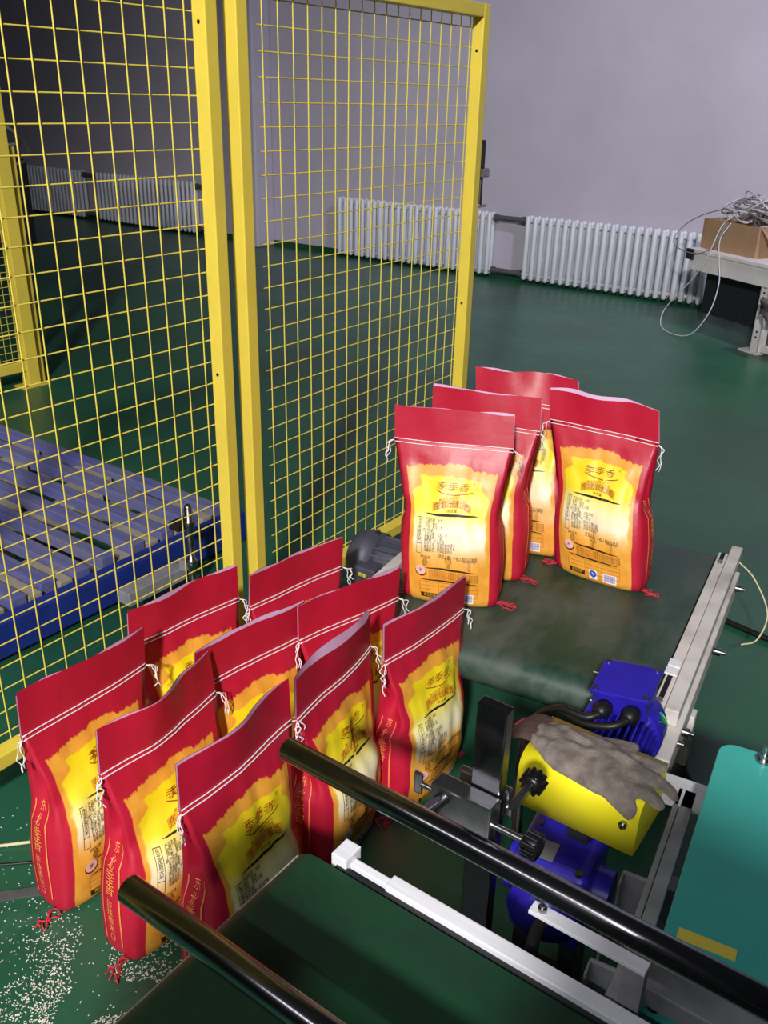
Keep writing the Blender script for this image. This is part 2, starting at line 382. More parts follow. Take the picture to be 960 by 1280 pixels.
for k, (xa, xb, lab) in enumerate(((-4.60, -4.25, 'dark grey heating pipes joining two radiators right of the open fence post'), (-8.85, -8.45, 'dark grey heating pipes at the radiator end behind the twin yellow posts'), (-11.05, -10.75, 'dark grey heating pipes joining the two dim radiators at left'))):
    r = thing('heating_pipe', lab, 'pipe', ((xa+xb)/2, 8.27, 0), 0, 'heating pipe joints')
    h = (xb-xa)/2
    for z in (0.08, 0.59):
        MB().cyl((-h, 0, z), (h, 0, z), 0.026, n=12).cyl((-h, 0, z), (-h+0.04, 0, z), 0.035, n=12).cyl((h-0.04, 0, z), (h, 0, z), 0.035, n=12).build('pipe', M_['pipe_grey'], r)

# ---------------------------------------------------------------- work table with box at the right
tb = thing('work_table', 'white steel work table with perforated legs by the wall', 'table', (-1.60, 6.95, 0), math.radians(-31))
def tbx(lo, hi, name, m, bev=0.004): return MB().box(lo, hi).build(name, M_[m], tb, bev)
TZ = 0.64
tbx((-0.80, -0.06, TZ-0.03), (1.2, 0.75, TZ), 'table_top', 'table_white')
tbx((-0.78, -0.05, TZ-0.16), (1.18, -0.02, TZ-0.03), 'apron', 'table_white')
tbx((-0.78, 0.70, TZ-0.16), (1.18, 0.73, TZ-0.03), 'apron', 'table_white')
tbx((-0.79, -0.02, TZ-0.12), (-0.76, 0.70, TZ-0.03), 'apron', 'dark_metal')
for x, y in ((-0.02, -0.04), (1.0, -0.04), (-0.70, 0.62), (1.0, 0.62)):
    lg = MB().box((x, y, 0.012), (x+0.075, y+0.006, TZ-0.10)).box((x, y, 0.012), (x+0.006, y+0.07, TZ-0.10)).box((x+0.069, y, 0.012), (x+0.075, y+0.07, TZ-0.10)).build('leg', M_['table_white'], tb)
    for zz, r in ((TZ-0.15, 0.018), (TZ-0.20, 0.009), (TZ-0.235, 0.009), (0.16, 0.009), (0.12, 0.009)):
        MB().cyl((x+0.037, y-0.001, zz), (x+0.037, y+0.0005, zz), r, n=14).build('hole', M_['hole_black'], lg)
    MB().box((x-0.09, y-0.02, 0), (x+0.09, y+0.09, 0.012)).build('foot', M_['table_white'], lg)
tbx((-0.74, 0.10, 0.14), (0.06, 0.11, 0.47), 'dark_shade_panel', 'dark_metal')  # dark panel under the apron, its tone stands for the shadow there
tbx((0.05, -0.02, 0.02), (1.0, 0.02, 0.07), 'stretcher', 'table_white')
tbx((-0.82, -0.075, TZ-0.085), (-0.74, -0.055, TZ-0.005), 'bracket', 'dark_metal')

TM = Matrix.Translation((-1.60, 6.95, 0)) @ Matrix.Rotation(math.radians(-31), 4, 'Z')
def on_table(x, y, z=TZ): return TM @ Vector((x, y, z))
bx = thing('cardboard_box', 'brown open cardboard box under a heap of tubing on the white table', 'box', on_table(-0.50, 0.20), math.radians(-31))
for lo, hi in (((-0.29, -0.17, 0), (0.29, 0.17, 0.006)), ((-0.29, -0.17, 0.006), (0.29, -0.164, 0.22)), ((-0.29, 0.164, 0.006), (0.29, 0.17, 0.22)), ((-0.29, -0.164, 0.006), (-0.284, 0.164, 0.22)), ((0.284, -0.164, 0.006), (0.29, 0.164, 0.22))):
    MB().box(lo, hi).build('panel', M_['cardboard'], bx)
fl = MB().box((-0.29, 0, -0.003), (0.29, 0.15, 0.003)).build('flap', M_['cardboard'], bx); fl.location = (0, 0.17, 0.22); fl.rotation_euler = (math.radians(35), 0, 0)
fl = MB().box((0, -0.16, -0.003), (0.15, 0.16, 0.003)).build('flap', M_['cardboard'], bx); fl.location = (0.29, 0, 0.22); fl.rotation_euler = (0, math.radians(40), 0)
rnd = random.Random(4)
q = MB(); q2 = MB()
for k in range(26):
    cx, cy, cz = rnd.uniform(-0.20, 0.30), rnd.uniform(-0.05, 0.12), 0.20 + rnd.uniform(0, 0.16)
    ra, rb = rnd.uniform(0.09, 0.22), rnd.uniform(0.06, 0.13)
    ax = Matrix.Rotation(rnd.uniform(-0.5, 0.5), 4, 'X') @ Matrix.Rotation(rnd.uniform(-0.4, 0.4), 4, 'Y') @ Matrix.Rotation(rnd.uniform(-0.6, 0.6), 4, 'Z')
    pts = [Vector((cx, cy, cz)) + ax @ Vector((ra*math.cos(t), rb*math.sin(t), 0.02*math.sin(2*t+k))) for t in (i*2*math.pi/28*rnd.uniform(0.98, 1.0) for i in range(29))]
    (q if k % 3 else q2).tube(pts, 0.0055, n=6)
hs = thing('tubing_heap', 'tangled heap of grey plastic tubing spilling out of the cardboard box', 'tubing', on_table(-0.50, 0.20), math.radians(-31))
q.build('dark_coil', M_['tubing'], hs)['kind'] = 'stuff'; q2.build('light_coil', M_['tubing_light'], hs)['kind'] = 'stuff'
MB().tube(spline([(0.0, -0.1, 0.3), (-0.05, -0.2, 0.2), (-0.06, -0.26, 0.04), (-0.1, -0.28, -0.1), (-0.2, -0.3, -0.25), (-0.32, -0.33, -0.4), (-0.38, -0.36, -0.52), (-0.30, -0.42, -0.61), (-0.1, -0.44, -0.63), (0.06, -0.42, -0.58), (0.14, -0.36, -0.40), (0.12, -0.30, -0.2), (0.05, -0.27, -0.05), (0.0, -0.25, 0.1), (0.02, -0.19, 0.22)]), 0.0045, n=6).build('hanging_loop', M_['tubing_light'], hs)
MB().tube(spline([(-0.02, -0.19, 0.25), (-0.06, -0.24, 0.05), (-0.2, -0.27, -0.03), (-0.42, -0.27, -0.02), (-0.5, -0.26, 0.04), (-0.46, -0.2, 0.15), (-0.3, -0.19, 0.24), (-0.12, -0.18, 0.3)]), 0.0045, n=6).build('hanging_loop', M_['tubing'], hs)

def blob(name, m, loc, dims, seed, amp, rz=0, parent=None):
    bm = bmesh.new(); bmesh.ops.create_icosphere(bm, subdivisions=4, radius=1)
    for v in bm.verts:
        n = mnoise.noise(v.co*2.2 + Vector((seed, 0, 0))) + 0.5*mnoise.noise(v.co*5 + Vector((seed, 3, 0)))
        co = v.co*(1+amp*n); v.co = Vector((co.x*dims[0], co.y*dims[1], max(co.z, -0.55)*dims[2] + 0.55*dims[2]))
    me = bpy.data.meshes.new(name); bm.to_mesh(me); bm.free(); me.materials.append(m)
    for p in me.polygons: p.use_smooth = True
    o = link(name, me, parent); o.location = loc; o.rotation_euler = (0, 0, rz); return o
tag(blob('plastic_bag', M_['plastic_bag'], on_table(0.22, 0.10), (0.22, 0.11, 0.09), 3, 0.35, -0.5), 'crumpled white plastic bag lying beside the cardboard box', 'bag')
rg = blob('rag', M_['rag_grey'], (-1.42, 6.70, 0.30), (0.15, 0.07, 0.10), 8, 0.6, -0.5)
rg.rotation_euler = (0.1, 0.1, -0.5); tag(rg, 'crumpled grey rag hanging in front of the perforated table leg', 'rag')

# ---------------------------------------------------------------- blue pallet behind the fence
pl = thing('pallet', 'blue pallet of weathered planks on the floor behind the left fence', 'pallet', (-3.2, 1.45, 0))
MB().box((0.80, -1.10, 0.015), (0.86, 0.90, 0.135)).build('edge_beam', M_['cover_blue'], pl, 0.004)
MB().box((-1.0, -1.10, 0.015), (-0.94, 0.90, 0.135)).build('edge_beam', M_['cover_blue'], pl, 0.004)
for x in (-0.9, -0.35, 0.2, 0.72):
    MB().box((x-0.06, -1.08, 0.0), (x+0.06, 0.88, 0.11)).build('stringer', M_['plank_tan'], pl, 0.004)
rnd = random.Random(11)
y = 0.86; k = 0
while y > -1.1:
    wd = rnd.uniform(0.052, 0.066)
    MB().box((-1.0+rnd.uniform(-0.02, 0.02), y-wd, 0.112), (0.80-rnd.uniform(0, 0.03), y, 0.15+rnd.uniform(0, 0.012))).build('plank', M_['plank_blue'], pl, 0.003)
    y -= wd + rnd.uniform(0.062, 0.085)
    x = 0.79
    for j in range(3):
        L = rnd.uniform(0.12, 0.3)
        if rnd.random() < 0.85: MB().box((x-L, y+0.006, 0.112), (x, y+0.056, 0.142)).build('spacer_block', M_['plank_tan'], pl, 0.003)
        x -= L + rnd.uniform(0.25, 0.5)
    k += 1
sd = thing('steel_stand', 'short steel pin stand with a bolted foot bracket beside the blue pallet', 'stand', (-2.20, 1.93, 0))
MB().rev((0, 0, 0), (0, 0, 1), [(0, 0.03), (0.01, 0.03), (0.012, 0.014), (0.11, 0.014), (0.115, 0.021), (0.14, 0.021), (0.145, 0.014), (0.27, 0.014), (0.275, 0.02), (0.29, 0.02), (0.295, 0.014), (0.345, 0.014), (0.352, 0.008)], n=14).build('pin', M_['steel'], sd)
MB().box((-0.09, -0.26, 0.05), (-0.03, 0.0, 0.10)).box((-0.05, -0.02, 0.09), (-0.014, 0.015, 0.13)).build('bracket', M_['frame_grey'], sd, 0.004)
MB().box((-0.05, -0.05, 0.262), (0.0, 0.02, 0.29)).build('clamp', M_['dark_metal'], sd, 0.003)
MB().cyl((-0.06, -0.2, 0.0), (-0.06, -0.2, 0.05), 0.016, n=10).build('foot', M_['steel'], sd)

# ---------------------------------------------------------------- conveyor at the far side with the four sacks
R2 = math.radians(7.8)
c2 = thing('belt_conveyor', 'short dusty green belt conveyor carrying four rice sacks', 'conveyor', (-0.46, 1.81, 0), R2)
BZ = 0.35
def slab_profile(y0, y1, zt, th, n=10):
    r = th/2; pts = []
    for i in range(n+1):
        a = -math.pi/2 - math.pi*i/n
        pts.append((y0+r+r*math.cos(a), zt-r+r*math.sin(a)))
    for i in range(n+1):
        a = math.pi/2 - math.pi*i/n
        pts.append((y1-r+r*math.cos(a), zt-r+r*math.sin(a)))
    return pts
def belt(x0, x1, prof, m, parent):
    n = len(prof); vs = [(x0, y, z) for y, z in prof] + [(x1, y, z) for y, z in prof]
    q = MB(); q.add(vs, [(i, n+i, n+(i+1) % n, (i+1) % n) for i in range(n)], 0, True)
    q.add(vs, [tuple(range(n)), tuple(range(n, 2*n))[::-1]], 0, False)
    o = q.build('belt', M_[m], parent); return o
belt(-0.86, -0.035, slab_profile(0.0, 0.95, BZ, 0.11), 'belt_dusty', c2)
MB().box((-0.03, 0.0, BZ-0.07), (-0.002, 0.93, BZ+0.006)).build('inner_rail', M_['alu_rail'], c2, 0.002)
MB().box((0.0, -0.0, BZ-0.03), (0.034, 0.985, BZ+0.014)).build('outer_rail', M_['alu_rail'], c2, 0.003)
MB().box((0.012, -0.13, BZ-0.11), (0.046, 0.90, BZ-0.032)).build('side_profile', M_['alu_rail'], c2, 0.004)
MB().box((-0.03, -0.115, BZ-0.06), (0.011, -0.03, BZ-0.02)).build('end_plate', M_['alu_rail'], c2, 0.002)
MB().box((-0.90, 0.0, BZ-0.11), (-0.865, 0.98, BZ+0.014)).build('outer_rail', M_['alu_rail'], c2, 0.003)
MB().box((-0.034, 0.155, BZ+0.0065), (-0.004, 0.185, BZ+0.011)).build('slot_plate', M_['alu'], c2)
MB().box((-0.034, 0.195, BZ+0.0065), (-0.004, 0.225, BZ+0.011)).build('slot_plate', M_['alu'], c2)
MB().box((-0.024, 0.05, BZ+0.0055), (-0.012, 0.15, BZ+0.0085)).build('slot', M_['hole_black'], c2)
MB().box((-0.022, 0.86, BZ+0.0055), (-0.010, 0.925, BZ+0.0085)).build('slot', M_['hole_black'], c2)
for y, x in ((0.02, 0.044), (-0.03, 0.03), (-0.05, 0.005), (0.82, 0.044), (0.42, 0.05)):
    MB().cyl((x, y, BZ-0.05), (x+0.018, y, BZ-0.05), 0.011, n=6).cyl((x+0.018, y, BZ-0.05), (x+0.03, y, BZ-0.05), 0.006, n=10).build('bolt', M_['steel'], c2)
MB().cyl((-0.018, 0.03, BZ+0.004), (-0.018, 0.03, BZ+0.016), 0.008, n=6).build('bolt', M_['steel'], c2)
MB().cyl((-0.016, 0.85, BZ+0.006), (-0.016, 0.85, BZ+0.016), 0.007, n=6).build('bolt', M_['steel'], c2)
for x, y in ((0.037, 0.187), (-0.10, 0.80), (-0.84, 0.1), (-0.84, 0.80)):
    lg = MB().box((x-0.02, y-0.02, 0.09), (x+0.02, y+0.02, BZ-0.105)).build('leg', M_['alu_rail'], c2, 0.003)
    MB().rev((x, y, 0), (0, 0, 1), [(0, 0.055), (0.012, 0.055), (0.06, 0.026), (0.095, 0.02)], n=20).build('rubber_foot', M_['dark_metal'], lg)
MB().tube(spline([(0.03, 0.95, BZ-0.02), (0.09, 0.93, BZ-0.06), (0.15, 0.86, BZ-0.13), (0.14, 0.79, BZ-0.19), (0.10, 0.75, BZ-0.2)]), 0.0026, n=6).build('loose_wire', M_['cord_cream'], c2)

# grey drive motor between the fence and that conveyor
gm = thing('drive_motor', 'dark grey ribbed electric motor between the fence and the far conveyor', 'motor', (-1.46, 2.12, 0.285), math.radians(4))
MB().rev((-0.05, 0, 0), (1, 0, 0), [(0, 0.068), (0.02, 0.074), (0.15, 0.074)], n=24).build('motor_body', M_['motor_grey'], gm)
for i in range(20):
    a = 2*math.pi*i/20
    MB().box((-0.045, -0.0025, 0.07), (0.10, 0.0025, 0.083)).build('fin', M_['motor_grey'], gm).rotation_euler = (a, 0, 0)
MB().rev((-0.145, 0, 0), (1, 0, 0), [(0, 0.05), (0.012, 0.078), (0.03, 0.088), (0.095, 0.09)], n=28).build('fan_cover', M_['motor_grey'], gm)
MB().box((-0.075, -0.125, -0.085), (0.005, -0.05, 0.03)).build('terminal_box', M_['motor_grey'], gm, 0.006)
MB().box((-0.05, -0.1265, 0.0), (-0.025, -0.124, 0.012)).build('label', M_['sticker_yellow'], gm)
MB().box((-0.04, -0.06, -0.285), (0.09, 0.06, -0.265)).box((0.0, -0.02, -0.265), (0.06, 0.02, -0.06)).build('pedestal', M_['dark_metal'], gm, 0.003)
MB().cyl((-0.06, 0, 0.08), (-0.06, 0, 0.105), 0.008, n=10).build('lifting_eye', M_['steel'], gm)

# ---------------------------------------------------------------- near conveyor
c1 = thing('belt_conveyor', 'dark green belt conveyor in the foreground under the two steel rods', 'conveyor', (-0.745, 0.44, 0))
pr = slab_profile(0.0, 1.25, 0.55, 0.10)
n_ = len(pr); vs = [(a, 0.0, z) for a, z in pr] + [(a, 0.385, z) for a, z in pr]
q = MB(); q.add(vs, [(i, (i+1) % n_, n_+(i+1) % n_, n_+i) for i in range(n_)], 0, True)
q.add(vs, [tuple(range(n_))[::-1], tuple(range(n_, 2*n_))], 0, False); q.build('belt', M_['belt_green'], c1)
MB().cyl((0.0085, 0.001, 0.5285), (0.0085, 0.384, 0.5285), 0.0018, n=8).build('belt_seam', M_['plank_tan'], c1)
MB().box((0.08, 0.392, 0.46), (1.25, 0.40, 0.545)).build('side_plate', M_['dark_metal'], c1)
MB().box((0.05, -0.03, 0.40), (1.25, -0.006, 0.52)).build('side_plate', M_['dark_metal'], c1)
MB().box((0.068, 0.396, 0.515), (0.098, 0.436, 0.562)).build('tension_block', M_['alu'], c1, 0.002)
MB().box((0.098, 0.407, 0.537), (0.172, 0.422, 0.549)).build('tension_rod', M_['alu'], c1, 0.002)
MB().box((0.170, 0.400, 0.530), (1.25, 0.426, 0.556)).build('guide_bar', M_['alu'], c1, 0.002)
MB().box((0.10, 0.400, 0.512), (1.25, 0.412, 0.529)).build('lower_profile', M_['dark_metal'], c1)
for x in (0.35, 1.05):
    for y in (-0.02, 0.385):
        MB().box((x-0.02, y, 0.0), (x+0.02, y+0.03, 0.47)).build('leg', M_['dark_metal'], c1)

def rod(label, xa, xb, y):
    r = thing('guide_rod', label, 'rod', (xa, y, 0.70), 0)
    L = xb-xa
    MB().rev((0, 0, 0), (1, 0, 0), [(0, 0.0165), (0.0025, 0.019), (L, 0.019)], n=40).build('tube', M_['chrome'], r)
    MB().cyl((-0.0006, 0, 0), (0.001, 0, 0), 0.0158, n=32).build('end_cap', M_['knob_black'], r)
    return r
rod('polished steel guide rod in the middle, ending in front of the floor sacks', -0.787, 0.35, 0.858)
rod('polished steel guide rod at the bottom edge, ending over the spilled rice', -0.765, 0.35, 0.522)

# clamp post that carries the rod
cp = thing('clamp_post', 'polished upright steel bar with cross clamp and black knobs behind the middle rod', 'bracket', (-0.483, 0.975, 0))
MB().box((-0.025, -0.011, 0.02), (0.025, 0.011, 0.855)).build('upright', M_['chrome'], cp, 0.002)
MB().box((-0.05, -0.05, 0.0), (0.05, 0.05, 0.02)).build('foot_plate', M_['steel'], cp, 0.002)
MB().box((-0.075, -0.045, 0.647), (0.030, -0.012, 0.703)).build('clamp_block', M_['steel'], cp, 0.003)
MB().box((-0.060, 0.012, 0.651), (0.030, 0.026, 0.699)).build('clamp_block', M_['steel'], cp, 0.003)
MB().cyl((-0.052, -0.046, 0.682), (-0.052, -0.106, 0.694), 0.012, n=20).build('cross_bar', M_['chrome'], cp)
kb = MB(); kb.rev((0, 0, 0), (1, 0, 0), [(0, 0.010), (0.004, 0.016), (0.02, 0.019), (0.028, 0.016), (0.03, 0.008)], n=24)
for i in range(10):
    a = 2*math.pi*i/10; kb.cyl((0.005, 0.0175*math.cos(a), 0.0175*math.sin(a)), (0.026, 0.0175*math.cos(a), 0.0175*math.sin(a)), 0.0035, n=8)
kme = kb.mesh('knob', M_['knob_black'])
k1 = link('knob', kme, cp); k1.location = (0.078, -0.028, 0.664)
MB().cyl((0.03, -0.028, 0.664), (0.079, -0.028, 0.664), 0.0055, n=12).build('knob_stem', M_['steel'], k1).location = (-0.078, 0.028, -0.664)
k2 = link('knob', kme, cp); k2.location = (0.036, 0.070, 0.672); k2.rotation_euler = (0, 0, math.pi/2)
o = MB().box((0.030, 0.0, 0.665), (0.042, 0.071, 0.679)).build('knob_stem', M_['steel'], cp, 0.002)
wg = MB().cyl((-0.074, -0.03, 0.675), (-0.10, -0.03, 0.675), 0.0045, n=10).build('wing_screw', M_['steel'], cp)
MB().box((-0.114, -0.034, 0.655), (-0.098, -0.026, 0.697)).build('wing', M_['steel'], wg, 0.004)

# ---------------------------------------------------------------- blue gear motor with yellow guard
bm_ = thing('gear_motor', 'bright blue gear motor with a terminal box in front of the far conveyor', 'motor', (-0.445, 1.22, 0), R2)
MZ = 0.375
MB().rev((0, 0.10, MZ), (0, 1, 0), [(0, 0.070), (0.03, 0.078), (0.03, 0.070), (0.34, 0.070)], n=32).build('motor_body', M_['motor_blue'], bm_)
fm = MB().box((-0.0022, 0.14, 0.068), (0.0022, 0.42, 0.084)).mesh('fin', M_['motor_blue'])
for i in range(36):
    o = link('fin', fm, bm_); o.location = (0, 0, MZ); o.rotation_euler = (0, 2*math.pi*i/36, 0)
MB().rev((0, 0.42, MZ), (0, 1, 0), [(0, 0.086), (0.012, 0.09), (0.07, 0.09), (0.09, 0.082), (0.10, 0.06)], n=36).build('end_shield', M_['motor_blue'], bm_)
for i in range(6):
    a = math.pi/6+math.pi*i/3
    MB().cyl((0.088*math.cos(a), 0.45, MZ+0.088*math.sin(a)), (0.094*math.cos(a), 0.45, MZ+0.094*math.sin(a)), 0.005, n=8).build('screw', M_['steel'], bm_)
tx = empty('terminal_box', (0.0, 0.445, MZ+0.07)); tx.parent = bm_; tx.rotation_euler = (math.radians(4), math.radians(-6), 0)
MB().box((-0.056, -0.055, 0), (0.056, 0.055, 0.052)).build('box_body', M_['motor_blue'], tx, 0.005)
MB().box((-0.064, -0.062, 0.052), (0.064, 0.062, 0.064)).build('box_lid', M_['motor_blue'], tx, 0.003)
for sx in (-1, 1):
    for sy in (-1, 1):
        MB().cyl((sx*0.054, sy*0.052, 0.064), (sx*0.054, sy*0.052, 0.067), 0.0065, n=10).build('screw', M_['steel'], tx)
for x in (-0.032, 0.028):
    MB().rev((x, -0.055, 0.024), (0, -1, 0.25), [(0, 0.017), (0.012, 0.017), (0.013, 0.020), (0.03, 0.020), (0.036, 0.014), (0.045, 0.010)], n=14).build('cable_gland', M_['black_rubber'], tx)
MB().tube(spline([(0.028, -0.10, 0.035), (0.0, -0.125, 0.03), (-0.06, -0.125, 0.02), (-0.13, -0.09, 0.01), (-0.19, -0.10, -0.06), (-0.20, -0.14, -0.18), (-0.17, -0.25, -0.27), (-0.10, -0.34, -0.3)]), 0.0085, n=10).build('cable', M_['black_rubber'], tx)
MB().tube(spline([(-0.032, -0.10, 0.035), (-0.06, -0.115, 0.03), (-0.13, -0.095, 0.02), (-0.20, -0.08, -0.06), (-0.22, -0.12, -0.2), (-0.18, -0.24, -0.29)]), 0.0085, n=10).build('cable', M_['black_rubber'], tx)
MB().cyl((0.0805, 0.46, MZ+0.048), (0.0815, 0.461, MZ+0.0486), 0.0155, n=20).build('green_sticker', M_['label_green'], bm_)
MB().box((-0.07, -0.075, 0.245), (0.07, 0.10, 0.425)).build('gearbox', M_['motor_blue'], bm_, 0.02, 4)
MB().rev((0, -0.075, 0.335), (0, -1, 0), [(0, 0.065), (0.02, 0.065), (0.022, 0.045), (0.035, 0.045)], n=26).build('output_flange', M_['motor_blue'], bm_)
MB().cyl((-0.09, 0.0, 0.335), (-0.07, 0.0, 0.335), 0.05, n=24).build('side_flange', M_['motor_blue'], bm_)
MB().cyl((0.07, 0.0, 0.335), (0.10, 0.0, 0.335), 0.05, n=24).build('side_flange', M_['motor_blue'], bm_)
MB().box((-0.04, -0.06, 0.425), (0.0, -0.015, 0.4275)).build('name_plate', M_['plate_label'], bm_)
for x, y in ((-0.05, 0.02), (0.04, 0.02), (-0.05, -0.065), (0.05, -0.065)):
    MB().cyl((x, y, 0.424), (x, y, 0.432), 0.007, n=8).build('screw', M_['steel'], bm_)
MB().box((-0.08, -0.08, 0.0), (0.08, 0.09, 0.02)).box((-0.06, -0.05, 0.02), (-0.03, 0.06, 0.25)).box((0.03, -0.05, 0.02), (0.06, 0.06, 0.25)).build('mounting_foot', M_['dark_metal'], bm_, 0.003)

yg = thing('chain_guard', 'bright yellow folded sheet guard under the grey glove', 'guard', (-0.425, 1.255, 0), math.radians(1))
def guard_profile():
    pts = [(0.075, 0.592)]
    for i in range(9):
        a = math.pi/2*i/8; pts.append((-0.025-0.03*math.sin(a), 0.562+0.03*math.cos(a)))
    pts.append((-0.055, 0.485)); return pts
gp = guard_profile(); n_ = len(gp)
q = MB(); vs = [(-0.112, y, z) for y, z in gp] + [(0.112, y, z) for y, z in gp]
q.add(vs, [(i, i+1, n_+i+1, n_+i) for i in range(n_-1)], 0, True)
o = q.build('cover_sheet', M_['guard_yellow'], yg); sm = o.modifiers.new('solid', 'SOLIDIFY'); sm.thickness = 0.003; sm.offset = 1
for x in (-0.112, 0.109):
    q = MB(); poly = gp + [(0.075, 0.485)]
    q.add([(x, y, z) for y, z in poly] + [(x+0.003, y, z) for y, z in poly], [tuple(range(len(poly))), tuple(range(len(poly), 2*len(poly)))[::-1]] + [(i, (i+1) % len(poly), len(poly)+(i+1) % len(poly), len(poly)+i) for i in range(len(poly))], 0)
    q.build('side_sheet', M_['guard_yellow'], yg)
for x in (-0.085, 0.088):
    MB().cyl((x, -0.053, 0.545), (x, -0.064, 0.545), 0.0075, n=8).cyl((x, -0.064, 0.545), (x, -0.070, 0.545), 0.004, n=8).build('screw', M_['steel'], yg)
MB().box((-0.02, -0.02, 0.424), (0.02, 0.04, 0.589)).build('stay', M_['dark_metal'], yg)

# glove draped on the guard
def glove():
    bm = bmesh.new()
    def cap(a, b, r0, r1, n=10):
        for i in range(n+1):
            t = i/n; p = Vector(a).lerp(Vector(b), t); r = r0+(r1-r0)*t
            bmesh.ops.create_uvsphere(bm, u_segments=12, v_segments=8, radius=r, matrix=Matrix.Translation(p))
    cap((-0.045, 0.0, 0), (0.03, 0.0, 0), 0.047, 0.050)              # palm
    cap((-0.075, 0.004, 0), (-0.045, 0.0, 0), 0.040, 0.045, 5)        # wrist
    cap((0.03, 0.034, 0), (0.085, 0.050, 0), 0.017, 0.012)
    cap((0.05, 0.015, 0), (0.118, 0.018, 0), 0.018, 0.013)
    cap((0.05, -0.01, 0), (0.112, -0.018, 0), 0.018, 0.013)
    cap((0.035, -0.03, 0), (0.085, -0.048, 0), 0.017, 0.012)
    cap((-0.02, 0.035, 0), (0.03, 0.066, 0), 0.020, 0.013)
    me = bpy.data.meshes.new('glove_hull'); bm.to_mesh(me); bm.free()
    o = bpy.data.objects.new('glove_hull', me); C.objects.link(o)
    r = o.modifiers.new('r', 'REMESH'); r.mode = 'VOXEL'; r.voxel_size = 0.0042
    s = o.modifiers.new('s', 'SMOOTH'); s.iterations = 4; s.factor = 0.6
    dg = bpy.context.evaluated_depsgraph_get(); ev = o.evaluated_get(dg); m2 = bpy.data.meshes.new_from_object(ev)
    bpy.data.objects.remove(o)
    for v in m2.vertices:
        c = v.co; z = c.z*0.26 + 0.0145
        up = max(0.0, c.z)/0.05
        wr = 0.006*mnoise.noise(Vector((c.x*26, c.y*60, 1.0))) + 0.004*mnoise.noise(Vector((c.x*70, c.y*40, 5.0)))
        z += wr*min(1, up*2.0)
        v.co = (c.x, c.y, max(z, 0.001))
    return m2
gl = thing('work_glove', 'grey knitted work glove lying palm down on the yellow guard', 'glove', (-0.415, 1.255, 0.5955), math.radians(-4))
gme = glove(); gme.materials.append(M_['glove_grey'])
for p in gme.polygons: p.use_smooth = True
def drape(v):
    # follow the folded guard: flat on top, down over the front bend, drooping past the right end
    y = v.y
    if y < -0.03:
        d = -0.03 - y; a = min(d/0.045, 1.25)
        return Vector((v.x, -0.03 - 0.045*math.sin(a) - v.z*0.5*math.sin(a), v.z*math.cos(a)*1.0 - 0.045*(1-math.cos(a)) - max(0, d-0.056)*0.8))
    return v
for v in gme.vertices:
    c = Vector((v.co.x*1.12, v.co.y*1.12-0.012, v.co.z*1.1))
    if c.x > 0.10: c.z -= (c.x-0.10)**2*9
    if c.x < -0.10: c.z -= (-0.10-c.x)**2*9
    v.co = drape(c)
link('hand', gme, gl)
q = MB(); ring = []
for k in range(7):
    x = -0.112-0.010*k; hw = 0.041+0.001*k; zz = 0.013-(0.0 if k < 2 else 0.0014*(k-1)**2)
    ring.append([(x, hw*math.cos(2*math.pi*i/28), zz+0.011*math.sin(2*math.pi*i/28)+0.001*math.sin(9*i)) for i in range(28)])
vs = [p for r in ring for p in r]
q.add(vs, [(k*28+i, k*28+(i+1) % 28, (k+1)*28+(i+1) % 28, (k+1)*28+i) for k in range(6) for i in range(28)], 0, True)
q.add(ring[-1], [tuple(range(28))], 0); q.build('cuff', M_['glove_cuff'], gl)
MB().tube([(-0.173, 0.047*math.cos(t), -0.022+0.011*math.sin(t)) for t in (i*0.2 for i in range(8))], 0.0022, n=6).build('cuff_edge', M_['red_thread'], gl)

# ---------------------------------------------------------------- machine frame and teal cover at lower right
fr = thing('equipment_base', 'grey steel machine frame between the blue motor and the teal cover', 'frame', (-0.30, 1.40, 0), R2)
MB().box((-0.004, -0.46, 0.30), (0.006, 0.0, 0.50)).build('side_plate', M_['frame_grey'], fr, 0.002)
MB().box((-0.05, -0.05, 0.492), (0.05, 0.03, 0.50)).build('flange', M_['alu'], fr, 0.002)
MB().box((0.007, -0.46, 0.485), (0.03, 0.0, 0.50)).build('flange', M_['frame_grey'], fr, 0.002)
for y in (-0.20, -0.30, -0.40):
    MB().box((-0.05, y-0.004, 0.36), (-0.005, y+0.004, 0.45)).box((-0.05, y-0.03, 0.36), (-0.046, y+0.004, 0.45)).build('rib', M_['frame_grey'], fr, 0.002)
for y in (-0.12, -0.3):
    MB().cyl((0.006, y, 0.42), (0.016, y, 0.42), 0.008, n=6).build('bolt', M_['steel'], fr)
for y in (-0.43, -0.03):
    MB().box((-0.004, y-0.02, 0.0), (0.03, y+0.02, 0.30)).build('leg', M_['frame_grey'], fr)
cbm = thing('cross_beam', 'grey cross beam with a cut-out under the middle rod at lower right', 'beam', (-0.24, 0.90, 0))
MB().box((0.0, 0.055, 0.495), (0.60, 0.115, 0.505)).build('top_plate', M_['frame_grey'], cbm, 0.002)
MB().box((0.0, -0.03, 0.495), (0.03, 0.0545, 0.505)).build('arm', M_['frame_grey'], cbm, 0.002)
MB().box((0.0, -0.03, 0.38), (0.010, 0.115, 0.494)).build('end_plate', M_['frame_grey'], cbm, 0.002)
MB().box((0.012, 0.056, 0.47), (0.60, 0.062, 0.494)).build('lip', M_['frame_grey'], cbm)
MB().box((-0.125, 0.001, 0.585), (0.05, 0.023, 0.592)).build('strip', M_['alu'], cbm, 0.001)
MB().box((0.02, 0.002, 0.505), (0.05, 0.02, 0.585)).build('strip_post', M_['frame_grey'], cbm)
